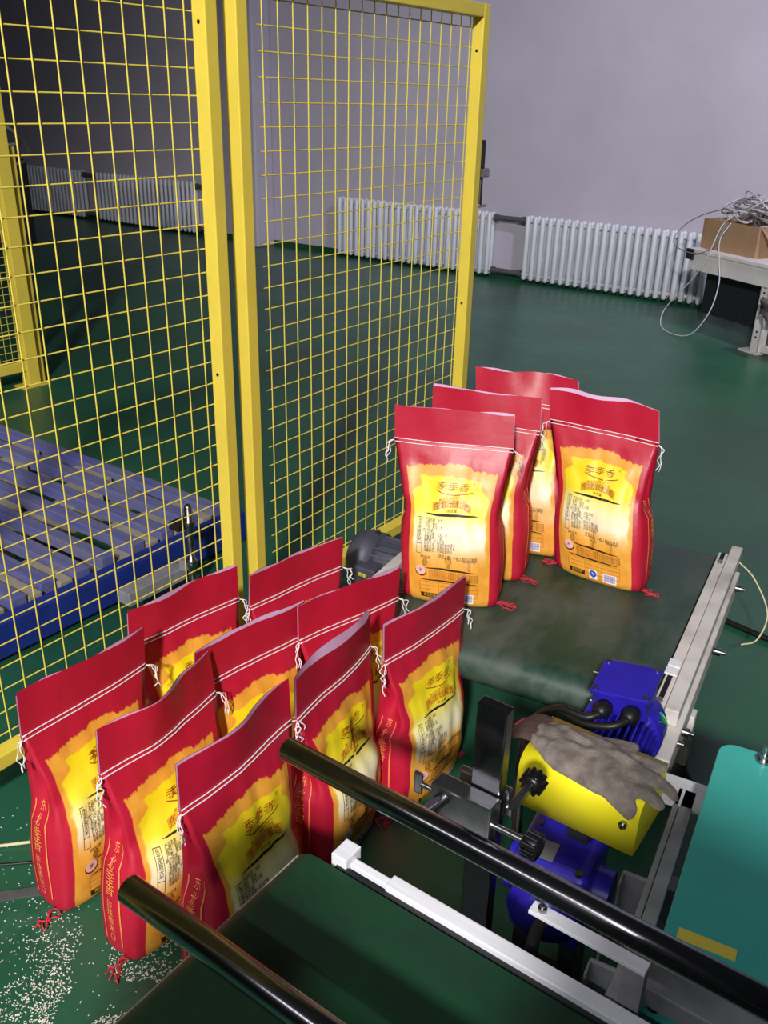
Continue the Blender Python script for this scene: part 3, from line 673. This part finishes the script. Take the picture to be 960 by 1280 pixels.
st_ = MB().cyl((-0.108, 0.012, 0.592), (-0.108, 0.012, 0.598), 0.0075, n=6).cyl((-0.108, 0.012, 0.598), (-0.108, 0.012, 0.603), 0.004, n=8).build('screw', M_['steel'], cbm)
for x in (0.1, 0.5):
    MB().box((x+0.1, 0.07, 0.0), (x+0.14, 0.11, 0.494)).build('leg', M_['dark_metal'], cbm)
MB().tube(spline([(-0.10, 0.02, 0.584), (-0.115, 0.015, 0.54), (-0.11, 0.0, 0.49), (-0.06, -0.01, 0.465), (0.0, -0.012, 0.47), (0.04, -0.01, 0.49)]), 0.009, n=10).build('cable_loop', M_['black_rubber'], cbm)
tbx_ = thing('teal_junction_box', 'small teal box with two dark holes tucked under the grey cross beam', 'box', (-0.215, 0.930, 0.39))
MB().box((0.0, 0.0, 0.0), (0.17, 0.07, 0.06)).build('body', M_['teal'], tbx_, 0.004)
MB().cyl((0.03, 0.045, 0.06), (0.03, 0.045, 0.061), 0.009, n=14).build('hole', M_['hole_black'], tbx_)
MB().cyl((0.075, 0.045, 0.06), (0.075, 0.045, 0.061), 0.007, n=14).build('hole', M_['hole_black'], tbx_)
MB().box((0.0, 0.0, -0.39), (0.03, 0.05, -0.001)).build('support', M_['dark_metal'], tbx_)
tc_ = thing('machine_cover', 'teal sheet metal machine cover with rounded corner at the right edge', 'cover', (-0.258, 1.447, 0), R2)
pts = []
for cx, cy, a0 in ((0.03, -0.03, math.pi), (0.42, -0.03, math.pi/2)):
    for i in range(7):
        a = a0 - math.pi/2*i/6; pts.append((cx+0.03*math.cos(a), cy+0.03*math.sin(a)))
pts += [(0.45, -0.50), (0.0, -0.50)]
MB().prism(pts[::-1], 0.592, 0.600).build('top_sheet', M_['teal'], tc_, 0.002)
MB().box((0.004, -0.43, 0.512), (0.010, -0.04, 0.5915)).build('side_sheet', M_['teal'], tc_)
MB().box((0.02, -0.012, 0.42), (0.42, -0.006, 0.5915)).build('side_sheet', M_['teal'], tc_)
for x_, y_ in ((0.41, -0.36), (0.41, -0.05), (0.02, -0.05), (0.03, -0.36)):
    MB().box((x_, y_, 0.0), (x_+0.03, y_+0.03, 0.5915)).build('leg', M_['frame_grey'], tc_)
MB().cyl((0.075, -0.022, 0.6), (0.075, -0.022, 0.606), 0.014, n=20).cyl((0.075, -0.022, 0.606), (0.075, -0.022, 0.616), 0.010, n=6).cyl((0.075, -0.022, 0.616), (0.075, -0.022, 0.632), 0.006, n=10).build('bolt', M_['steel'], tc_)
MB().box((0.018, -0.478, 0.6), (0.096, -0.458, 0.6012)).build('warning_sticker', M_['sticker_yellow'], tc_)

# ---------------------------------------------------------------- rice sacks
HS = 0.43      # height of the sewn seam
WT = [(0, 0.258), (0.08, 0.268), (0.35, 0.270), (0.52, 0.262), (0.60, 0.262), (0.74, 0.285), (0.88, 0.312), (1.0, 0.334), (1.3, 0.332)]
DT = [(0, 0.096), (0.05, 0.118), (0.25, 0.138), (0.45, 0.130), (0.6, 0.100), (0.75, 0.066), (0.9, 0.026), (1.0, 0.007)]
PT = [(0, -0.004), (0.3, -0.013), (0.50, -0.013), (0.57, 0.010), (0.72, 0.042), (0.9, 0.062), (1.0, 0.07)]
NF, NS = 25, 7
def text_mesh(body, size=1.0):
    c = bpy.data.curves.new('t', 'FONT'); c.body = body; c.size = size; c.align_x = 'CENTER'; c.align_y = 'CENTER'; c.resolution_u = 2
    o = bpy.data.objects.new('t', c); C.objects.link(o)
    dg = bpy.context.evaluated_depsgraph_get(); m = o.evaluated_get(dg).to_mesh()
    vs = [(v.co.x, v.co.y) for v in m.vertices]; fs = [tuple(p.vertices) for p in m.polygons]
    bpy.data.objects.remove(o); return vs, fs
GL = {}
def glyphs(body):
    if body not in GL: GL[body] = text_mesh(body)
    return GL[body]
def make_sack(label, base, ang, lean, seed, bend=0.0, opened=0.0016, wave=0.008, tails=True, detail=True, zbase=0.0):
    rn = random.Random(seed); off = Vector((seed*7.13, seed*3.7, 0))
    root = thing('rice_sack', label, 'sack', (base[0], base[1], zbase), ang, 'red and yellow rice sacks')
    def shape(x, y, v):
        h = v*HS
        lv = min(v, 1.3)
        x += lean[0]*lv; y += lean[1]*lv + bend*max(0, v-0.7)**2
        return Vector((x, y, h))
    fold = rn.choice((-1, 1))
    def front(u, v):    # u 0..1, v 0..1(+flap)
        w_ = interp(WT, v)*0.5; vv = min(v, 1.0); dp = interp(DT, vv)*0.5
        q_ = 2*u-1
        x = w_*q_
        edge = abs(q_)**4
        bulge = 1.12 - 0.42*abs(q_)**3.2
        y = -dp*bulge
        m_ = math.sin(math.pi*min(1, max(0, (v-0.02)/0.98)))
        nz = mnoise.noise(Vector((u*3.2, v*3.0, 0))+off)*0.014 + mnoise.noise(Vector((u*7.5, v*6.0, 9))+off)*0.008
        y += nz*m_*(1-0.6*edge)
        rg_ = 1-abs(mnoise.noise(Vector((u*4.2+v*1.2, v*1.7-u*0.8, 21))+off))
        y -= 0.007*rg_**7*max(0, min(1, (v-0.25)*2.2))*(1-0.7*edge)*(1-0.8*max(0, min(1, (v-0.82)*6)))
        # shoulder crease running in from the gusset
        for sg in (-1, 1):
            d = (v-0.56-0.05*sg*fold) - 0.22*(abs(q_)-1)*-1*0.6
            y += 0.009*math.exp(-(d/0.035)**2)*max(0, sg*q_-0.45)*1.6
        y += wave*math.sin(u*5+seed)*max(0, v-0.8)*2.2 + mnoise.noise(Vector((u*2.4, 4.0, 2))+off)*wave*1.4*max(0, v-0.85)*4
        return x, y
    def back(u, v):
        w_ = interp(WT, v)*0.5; vv = min(v, 1.0); dp = interp(DT, vv)*0.5
        q_ = 2*u-1
        y = dp*(1.08-0.28*abs(q_)**4)
        if v > 0.8:
            x_, yf = front(u, v); dfl = -dp*(1.12-0.42*abs(q_)**3.2); t = (min(v, 1)-0.8)/0.2
            y += (yf-dfl)*t
        return w_*q_, y
    levels = [0, 0.012, 0.035, 0.07] + [0.07+0.93*i/30 for i in range(1, 31)]
    q = MB(); uvs = []
    ringn = 2*NF+2*NS; vs = []
    for li, v in enumerate(levels):
        sh = 1.0 if li > 2 else (0.90, 0.97, 0.995)[li]
        pl_ = interp(PT, v)
        f = [front(i/(NF-1), v) for i in range(NF)]; b_ = [back(1-i/(NF-1), v) for i in range(NF)]
        ring = [(x*sh, y*sh) for x, y in f]
        def side(p, r, sg):
            out = []
            for k in range(1, NS+1):
                t = k/(NS+1); x = p[0]+(r[0]-p[0])*t; y = p[1]+(r[1]-p[1])*t
                tri = (1-abs(2*t-1)); sm_ = math.sin(math.pi*t)
                pp = pl_*(tri if pl_ > 0 else sm_)
                pp += 0.004*mnoise.noise(Vector((t*3, v*5, sg*5))+off)
                out.append((x-sg*pp, y))
            return out
        ring += [(x*sh, y*sh) for x, y in side(f[-1], b_[0], 1)] + [(x*sh, y*sh) for x, y in b_] + [(x*sh, y*sh) for x, y in side(b_[-1], f[0], -1)]
        vs += [shape(x, y, v) for x, y in ring]
    fs = []; mi = []; fuv = []
    for li in range(len(levels)-1):
        for i in range(ringn):
            j = (i+1) % ringn
            fs.append((li*ringn+i, li*ringn+j, (li+1)*ringn+j, (li+1)*ringn+i))
            v0, v1 = levels[li], levels[li+1]
            if i < NF-1: a, b = i/(NF-1), (i+1)/(NF-1); mi.append(0)
            elif NF+NS <= i < 2*NF+NS-1: k = i-NF-NS; a, b = k/(NF-1), (k+1)/(NF-1); mi.append(0)
            else: a = b = 0.0; mi.append(1)
            fuv.append(((a, v0), (b, v0), (b, v1), (a, v1)))
    fs.append(tuple(range(ringn))[::-1]); mi.append(1); fuv.append(tuple((0, 0) for _ in range(ringn)))
    # open flap above the seam: front and back sheet, back one a little taller
    FT = 1.215
    def flap_pt(u, v, which):
        t = (v-1.0)/(FT-1.0)
        if which == 0: x, y = front(u, v); y -= opened*0.35*t*math.sin(math.pi*u)
        else:
            x, y = back(u, v); y += opened*t*(math.sin(math.pi*u)**0.7)*(0.7+0.6*mnoise.noise(Vector((u*2, 1, 1))+off)); v = 1.0+(v-1.0)*(1.006 if opened > 0.003 else 0.985)
        zc = 0.010*mnoise.noise(Vector((u*3, which*9, 5))+off)*t
        p = shape(x, y, v); p.z += zc; return p
    lv = [1.0+(FT-1)*i/6 for i in range(7)]
    for which in (0, 1):
        n0 = len(vs)
        for v in lv: vs += [flap_pt(i/(NF-1), v, which) for i in range(NF)]
        for k in range(6):
            for i in range(NF-1):
                a, b, c, d = n0+k*NF+i, n0+k*NF+i+1, n0+(k+1)*NF+i+1, n0+(k+1)*NF+i
                fs.append((a, b, c, d) if which == 0 else (b, a, d, c)); mi.append(1); fuv.append(((0, 1),)*4)
    me = bpy.data.meshes.new('sack_body'); me.from_pydata([tuple(p) for p in vs], [], fs)
    me.materials.append(M_['sack_print']); me.materials.append(M_['sack_red'])
    me.polygons.foreach_set('material_index', mi); me.polygons.foreach_set('use_smooth', [True]*len(fs))
    ul = me.uv_layers.new(name='print'); k = 0
    for f in fuv:
        for uv_ in f: ul.data[k].uv = uv_; k += 1
    me.update(); body = link('sack_body', me, root)
    # pale lining of the open mouth
    q = MB()
    for which, sg in ((1, -1),):
        g = [[flap_pt(i/(NF-1), v, which)+Vector((0, sg*0.0012, -0.0002)) for i in range(NF)] for v in lv]
        q.add([p for r in g for p in r], [(k*NF+i, k*NF+i+1, (k+1)*NF+i+1, (k+1)*NF+i) for k in range(6) for i in range(NF-1)], 0, True)
    q.build('lining', M_['lilac'], root)
    # sewn seam: two threads on the front, tails at both ends
    q = MB()
    for dv in (0.0, 0.022):
        pts = []
        for i in range(37):
            u = i/36; x, y = front(u, 0.985+dv); pts.append(shape(x, y-0.0022, 0.985+dv))
        q.tube(pts, 0.0014, n=5)
    for dv in (0.0, 0.022):
        pts = []
        for i in range(13):
            u = i/12; x, y = back(u, 0.985+dv); pts.append(shape(x, y+0.0022, 0.985+dv))
        q.tube(pts, 0.0014, n=5)
    q.build('seam_stitching', M_['white_thread'], root)
    for sg in (-1, 1):
        u = 0.0 if sg < 0 else 1.0
        x, y = front(u, 0.995); p = shape(x, y-0.002, 0.995); q = MB()
        for k in range(3):
            L = rn.uniform(0.04, 0.075)
            pts = [p, p+Vector((sg*rn.uniform(0.006, 0.014), rn.uniform(-0.01, 0.0), -0.004))]
            for j in range(1, 6):
                pts.append(p+Vector((sg*(0.012+0.004*k+rn.uniform(-0.006, 0.006)), rn.uniform(-0.012, 0.0)-0.002*j, -L*j/5)))
            q.tube(spline(pts, 4), 0.0012, n=5)
        q.build('thread_tail', M_['white_thread'], root)
    # red bottom threads at a corner
    for sg in (-1, 1):
        q = MB()
        for k in range(4):
            p = Vector((sg*0.128, -0.02+0.006*k, 0.004)); pts = [p]
            for j in range(1, 6):
                pts.append(p+Vector((sg*0.011*j+rn.uniform(-0.005, 0.005), rn.uniform(-0.012, 0.012)-0.003*j, rn.uniform(0.0, 0.006)-0.001)))
            q.tube(spline(pts, 3), 0.0016, n=5)
        q.build('bottom_thread', M_['red_thread'], root)
    # ---- printed matter laid on the front film
    RM = [(0, 0), (0.055, 0.075), (0.148, 0.18), (0.222, 0.26), (0.28, 0.345), (0.445, 0.565), (0.465, 0.595), (0.54, 0.665), (0.655, 0.755), (0.735, 0.82), (1, 1)]
    def remap(v):
        for (a, p), (b, r) in zip(RM, RM[1:]):
            if v <= b: return p+(r-p)*(v-a)/(b-a)
        return v
    def F(u, v, lift=0.0012):
        v = remap(v); x, y = front(u, v); return shape(x, y-lift, v)
    WID = 0.275
    class Dec:
        def __init__(s): s.q = MB()
        def poly(s, pts, lift=0.0012, mi=0):
            s.q.add([F(u, v, lift) for u, v in pts], [tuple(range(len(pts)))], mi)
        def rect(s, u0, v0, u1, v1, lift=0.0012, mi=0):
            n = max(1, int(abs(u1-u0)/0.06)); m = max(1, int(abs(v1-v0)/0.04))
            vs_ = [F(u0+(u1-u0)*i/n, v0+(v1-v0)*j/m, lift) for j in range(m+1) for i in range(n+1)]
            s.q.add(vs_, [(j*(n+1)+i, j*(n+1)+i+1, (j+1)*(n+1)+i+1, (j+1)*(n+1)+i) for j in range(m) for i in range(n)], mi)
        def text(s, body, u, v, h, lift=0.0013, arc=0.0, slant=0.0, sx=1.0, mi=0):
            gv, gf = glyphs(body)
            s.q.add([F(u+(x*sx*h+slant*y*h)/WID, v+(y*h-arc*(x*h)**2)/HS, lift) for x, y in gv], gf, mi)
        def done(s, name, m):
            o = s.q.build(name, [M_[k] for k in m], root)
            if name in ('fine_print', 'table_print', 'logo_lettering', 'banner_print', 'barcode'): o['kind'] = 'stuff'
            return o
    if detail:
        d = Dec(); U0 = 0.52
        d.text('季季香', U0, 0.655, 0.029, slant=0.15)
        d.text('®', U0+0.20, 0.695, 0.010)
        sw = [(U0-0.16+0.36*i/14, 0.605+0.030*((i/14-0.45)*2)**2-0.01*(i/14)) for i in range(15)]
        for (a, b), (c, e) in zip(sw, sw[1:]): d.poly([(a, b-0.004), (c, e-0.004), (c, e+0.004), (a, b+0.004)])
        d.text('JIJIXIANG', U0+0.06, 0.585, 0.009)
        d.text('精选优质东北大米', U0, 0.572, 0.009, arc=5)
        d.done('logo_lettering', ['print_brown'])
        d = Dec()
        ban = [(U0-0.20+0.40*i/12, 0.540-0.030*((i/12-0.5)*2)**2) for i in range(13)]
        for (a, b), (c, e) in zip(ban, ban[1:]): d.poly([(a, b-0.027), (c, e-0.027), (c, e+0.024), (a, b+0.024)], 0.001)
        d.text('东北长粒香', U0, 0.536, 0.021, arc=5, mi=1, lift=0.0016)
        d.text('净含量', U0, 0.492, 0.010, mi=1)
        d.done('banner_print', ['print_banner', 'print_brown'])
        d = Dec()
        def swoosh(vc, ua=0.24, ub=0.80, th=0.006, sag=0.008):
            n = 16
            for i in range(n):
                a, b = i/n, (i+1)/n; ta = th*math.sin(math.pi*a)**0.6+0.0006; tb_ = th*math.sin(math.pi*b)**0.6+0.0006
                ya = vc-sag*math.sin(math.pi*a)*0+0.0*a; yb = vc
                d.poly([(ua+(ub-ua)*a, ya-ta), (ua+(ub-ua)*b, yb-tb_), (ua+(ub-ua)*b, yb+tb_), (ua+(ub-ua)*a, ya+ta)])
        swoosh(0.465); swoosh(0.222, 0.26, 0.80, 0.0045); swoosh(0.148, 0.20, 0.80, 0.0045)
        # framed column of characters at the left, text lines beside it
        for x0_, x1_ in ((0.165, 0.168), (0.215, 0.218)): d.rect(x0_, 0.28, x1_, 0.445)
        for y_ in (0.28, 0.325, 0.445): d.rect(0.165, y_, 0.218, y_+0.0025)
        for k, ch in enumerate('东北优质大米'): d.text(ch, 0.192, 0.432-0.0175*k, 0.009)
        lines = ['产品名称：大米', '配料：稻谷', '产地：黑龙江省', '执行标准：', '生产日期：见封口处', '质量等级：一级', '保质期：十二个月', '贮存方法：阴凉干燥处通风', '食用方法：淘洗后加水蒸煮', '温馨提示：开袋后请密封']
        for k, t in enumerate(lines):
            gv, gf = glyphs(t); wmax = max(x for x, y in gv)
            h = 0.0075; d.text(t, 0.245+wmax*h/WID, 0.440-0.0155*k, h)
        d.text('适宜人群：一般人群均可食用', 0.60, 0.276, 0.0085)
        for k, t in enumerate(('营养成分表', '能量', '蛋白质', '脂肪')): d.text(t, 0.26, 0.268-0.0115*k, 0.0058)
        for k, t in enumerate(('每100克', '1460千焦', '7.0克', '0.8克')): d.text(t, 0.50, 0.268-0.0115*k, 0.0058)
        for k, t in enumerate(('营养素参考值', '17%', '12%', '1%')): d.text(t, 0.72, 0.268-0.0115*k, 0.0058)
        d.done('fine_print', ['print_black'])
        d = Dec()
        for k in range(4): d.text('香米源自北纬四十五度黑土地自然生长颗粒饱满', 0.56, 0.204-0.0135*k, 0.0066, sx=1.02)
        for x_ in (0.20, 0.40, 0.60, 0.80): d.rect(x_, 0.055, x_+0.003, 0.135)
        for y_ in (0.055, 0.085, 0.11, 0.135): d.rect(0.20, y_, 0.803, y_+0.002)
        d.done('table_print', ['print_brown'])
        d = Dec()
        def disc(u, v, r, lift, mi, k0=0, k1=20, n=20): d.poly([(u+r*math.cos(2*math.pi*i/n)/WID, v+r*0.8*math.sin(2*math.pi*i/n)/HS) for i in range(k0, k1)], lift, mi)
        disc(0.215, 0.196, 0.0165, 0.0012, 1); disc(0.215, 0.203, 0.0150, 0.0016, 0)
        d.text('米', 0.215, 0.204, 0.012, lift=0.002, mi=1)
        d.done('bowl_emblem', ['print_pink', 'print_maroon'])
        d = Dec(); d.rect(0.21, 0.040, 0.40, 0.064, 0.0012, 0); d.text('真空包装', 0.305, 0.052, 0.0085, lift=0.0017, mi=1); d.done('black_tag', ['print_black', 'print_banner'])
        d = Dec(); d.rect(0.45, 0.030, 0.545, 0.083, 0.0012, 0)
        d.poly([(0.4975+0.0115*math.cos(2*math.pi*i/18)/WID, 0.060+0.0085*math.sin(2*math.pi*i/18)/HS) for i in range(18)], 0.0016, 1)
        d.poly([(0.482, 0.066), (0.487, 0.070), (0.513, 0.054), (0.508, 0.050)], 0.002, 0)
        d.text('QS', 0.4975, 0.037, 0.006, lift=0.0016, mi=1); d.done('quality_mark', ['print_white', 'print_blue'])
        d = Dec(); d.rect(0.61, 0.028, 0.765, 0.080, 0.0012, 0); xx = 0.625
        while xx < 0.75:
            w_ = rn.uniform(0.002, 0.006); d.rect(xx, 0.036, xx+w_, 0.076, 0.0017, 1); xx += w_+rn.uniform(0.002, 0.005)
        d.done('barcode', ['print_white', 'print_violet'])
        # gusset print: gold lines and characters on both narrow sides
        def S(sg, t, v, lift=0.0022):
            f = front(1.0 if sg > 0 else 0.0, v); b_ = back(1.0 if sg > 0 else 0.0, v)
            tt = t if sg > 0 else t
            x = f[0]+(b_[0]-f[0])*tt; y = f[1]+(b_[1]-f[1])*tt
            pl_ = interp(PT, v); pp = pl_*((1-abs(2*tt-1)) if pl_ > 0 else math.sin(math.pi*tt))
            return shape(x-sg*pp+sg*lift, y, v)
        for sg in (-1, 1):
            q = MB()
            for t in (0.30, 0.82):
                vv = [0.09+(0.60-0.09)*i/16 for i in range(17)]
                for a, b in zip(vv, vv[1:]):
                    fs_ = [S(sg, t-0.016, a), S(sg, t+0.016, a), S(sg, t+0.016, b), S(sg, t-0.016, b)]
                    q.add(fs_, [(0, 1, 2, 3)] if sg > 0 else [(3, 2, 1, 0)])
            for ch, vc, h in (('东', 0.57, 0.022), ('北', 0.515, 0.022), ('季', 0.45, 0.032), ('香', 0.39, 0.032), ('珍', 0.31, 0.020), ('珠', 0.265, 0.020), ('香', 0.22, 0.020), ('米', 0.175, 0.020), ('○', 0.125, 0.022)):
                gv, gf = glyphs(ch)
                q.add([S(sg, 0.55+(x*h/0.11)*sg*-1*-1, vc+y*h/HS, 0.003) for x, y in gv], gf)
            q.build('gusset_print', M_['print_gold'], root)
    return root
A90 = math.pi/2
def floor_sack(label, bx_, by_, sx, sy, angdeg, seed, **kw):
    a = A90+math.radians(angdeg); dx, dy = sx-bx_, sy-by_
    # lean expressed in the sack's own axes
    lx = dx*math.cos(a)+dy*math.sin(a); ly = -dx*math.sin(a)+dy*math.cos(a)
    return make_sack(label, (bx_, by_), a, (lx, ly), seed, **kw)
floor_sack('floor sack farthest left, beside the cables under the fence rail', -1.42, 0.90, -1.469, 0.96, 3, 1)
floor_sack('floor sack whose red side stands on the spilled rice, behind the lower rod end', -1.20, 0.91, -1.246, 0.985, 2.6, 2, wave=0.02)
floor_sack('nearest floor sack, its base hidden by the foreground belt end', -1.0, 0.95, -1.053, 1.012, 3, 3)
floor_sack('back row floor sack against the left fence panel, before the twin yellow posts', -1.51, 1.29, -1.541, 1.318, -8, 4, opened=0.006)
floor_sack('back row floor sack in front of the gap between the fence panels', -1.42, 1.60, -1.442, 1.63, -8.6, 5)
floor_sack('middle floor sack half hidden behind two front sacks, torn orange edge just showing', -1.265, 1.26, -1.288, 1.291, -6.8, 6, opened=0.010)
floor_sack('floor sack directly behind the rightmost one, only its plain red top showing', -1.20, 1.56, -1.222, 1.586, -10.9, 7)
floor_sack('front floor sack crossed by the upper end of the middle rod', -1.045, 1.31, -1.08, 1.349, 8.4, 8, opened=0.016)
floor_sack('rightmost floor sack, its whole yellow front visible left of the clamp post', -1.0, 1.59, -1.024, 1.642, -2.2, 9)
def belt_sack(label, bx_, by_, sx, sy, angdeg, seed, **kw):
    a = math.radians(angdeg); dx, dy = sx-bx_, sy-by_
    lx = dx*math.cos(a)+dy*math.sin(a); ly = -dx*math.sin(a)+dy*math.cos(a)
    return make_sack(label, (bx_, by_), a, (lx, ly), seed, zbase=BZ, **kw)
belt_sack('nearest sack on the conveyor, in front of the grey motor', -1.145, 1.965, -1.211, 2.036, 23, 21)
belt_sack('second sack on the conveyor, half hidden behind the nearest one', -1.165, 2.165, -1.23, 2.241, 12, 22)
belt_sack('rearmost sack on the conveyor with its top folded higher than the rest', -1.135, 2.39, -1.225, 2.496, 10, 23, wave=0.02)
belt_sack('sack standing apart at the right on the conveyor, barcode showing', -0.85, 2.35, -0.928, 2.409, 1, 24, opened=0.03, wave=0.014)

# ---------------------------------------------------------------- small things on the floor
rnd = random.Random(5)
oct_v = [(1, 0, 0), (-1, 0, 0), (0, 1, 0), (0, -1, 0), (0, 0, 1), (0, 0, -1)]
oct_f = [(0, 2, 4), (2, 1, 4), (1, 3, 4), (3, 0, 4), (2, 0, 5), (1, 2, 5), (3, 1, 5), (0, 3, 5)]
q = MB()
def in_room(x, y): return not (-0.78 < x < 0.6 and 0.38 < y < 0.9 and False)
for k in range(10500):
    if k < 9000: x, y = rnd.gauss(-1.08, 0.17), rnd.gauss(0.64, 0.16)
    else: x, y = rnd.uniform(-1.75, -0.5), rnd.uniform(0.2, 1.3)
    if mnoise.noise(Vector((x*9, y*9, 2))) < -0.12 + 0.1*rnd.random() and k < 9000: continue
    a = rnd.uniform(0, math.pi)
    s = rnd.uniform(0.8, 1.3)
    M = Matrix.Translation((x, y, 0.0012)) @ Matrix.Rotation(a, 4, 'Z') @ Matrix.Diagonal((0.0034*s, 0.0012*s, 0.0011*s, 1))
    q.add(oct_v, oct_f, 0, True, M)
rc = q.build('rice_grains', M_['rice']); tag(rc, 'spilled white rice grains scattered over the green floor before the sacks', 'rice', kind='stuff')
def cable(name, label, pts, r, m, cat='cable'):
    return tag(MB().tube(spline(pts, 8), r, n=8).build(name, M_[m]), label, cat)
cable('cord', 'thin cream cord curving over the floor at the left edge', [(-1.95, 0.55, 0.006), (-1.75, 0.72, 0.006), (-1.63, 0.84, 0.006), (-1.56, 0.93, 0.006), (-1.50, 1.05, 0.006)], 0.004, 'cord_cream', 'cord')
cable('cable', 'dark cable lying on the floor below the cream cord', [(-1.85, 0.50, 0.005), (-1.66, 0.72, 0.005), (-1.58, 0.80, 0.005), (-1.52, 0.86, 0.005)], 0.003, 'black_rubber')
tag(MB().box((-0.4, -0.012, 0), (0.3, 0.012, 0.006), M=Matrix.Translation((-1.62, 0.62, 0.0)) @ Matrix.Rotation(math.radians(48), 4, 'Z')).build('metal_strip', M_['grey_strip']), 'flat grey metal strip on the floor at the left edge', 'strip')
cable('cable', 'dark line lying across the floor right of the far conveyor', [(-0.70, 2.95, 0.011), (-0.45, 2.90, 0.011), (-0.2, 2.86, 0.011), (0.1, 2.80, 0.011)], 0.011, 'black_rubber')  # black tube laid along a dark line on the floor

# unseen stepped block added behind the viewer to cast shade over the near machine
cc = thing('shade_blocker', 'unseen grey block behind the viewpoint, added to shade the near machine', 'blocker', (0.2, -0.45, 0))
MB().box((0.08, -0.25, 0.08), (0.62, 0.13, 1.80)).build('tall_body', M_['frame_grey'], cc, 0.006)
MB().box((-0.55, -0.20, 0.08), (0.078, 0.13, 1.37)).build('low_block', M_['frame_grey'], cc, 0.006)
MB().box((-0.55, -0.05, 1.371), (-0.30, 0.13, 1.435)).build('top_block', M_['dark_metal'], cc, 0.006)
MB().box((-0.53, -0.19, 0.0), (0.60, 0.11, 0.079)).build('plinth', M_['dark_metal'], cc)
MB().box((0.11, 0.131, 0.12), (0.59, 0.142, 1.76)).build('door', M_['frame_grey'], cc, 0.003)
MB().box((0.13, 0.143, 0.9), (0.15, 0.165, 1.05)).build('handle', M_['black_rubber'], cc, 0.003)
tag(MB().tube(spline([(-0.66, 1.86, BZ+0.0035), (-0.64, 1.865, BZ+0.0035), (-0.645, 1.88, BZ+0.0035), (-0.625, 1.875, BZ+0.0035), (-0.61, 1.885, BZ+0.0035)]), 0.0016, n=5).build('thread_scrap', M_['white_thread']), 'tiny white thread scrap on the far belt beside the blue terminal box', 'thread')
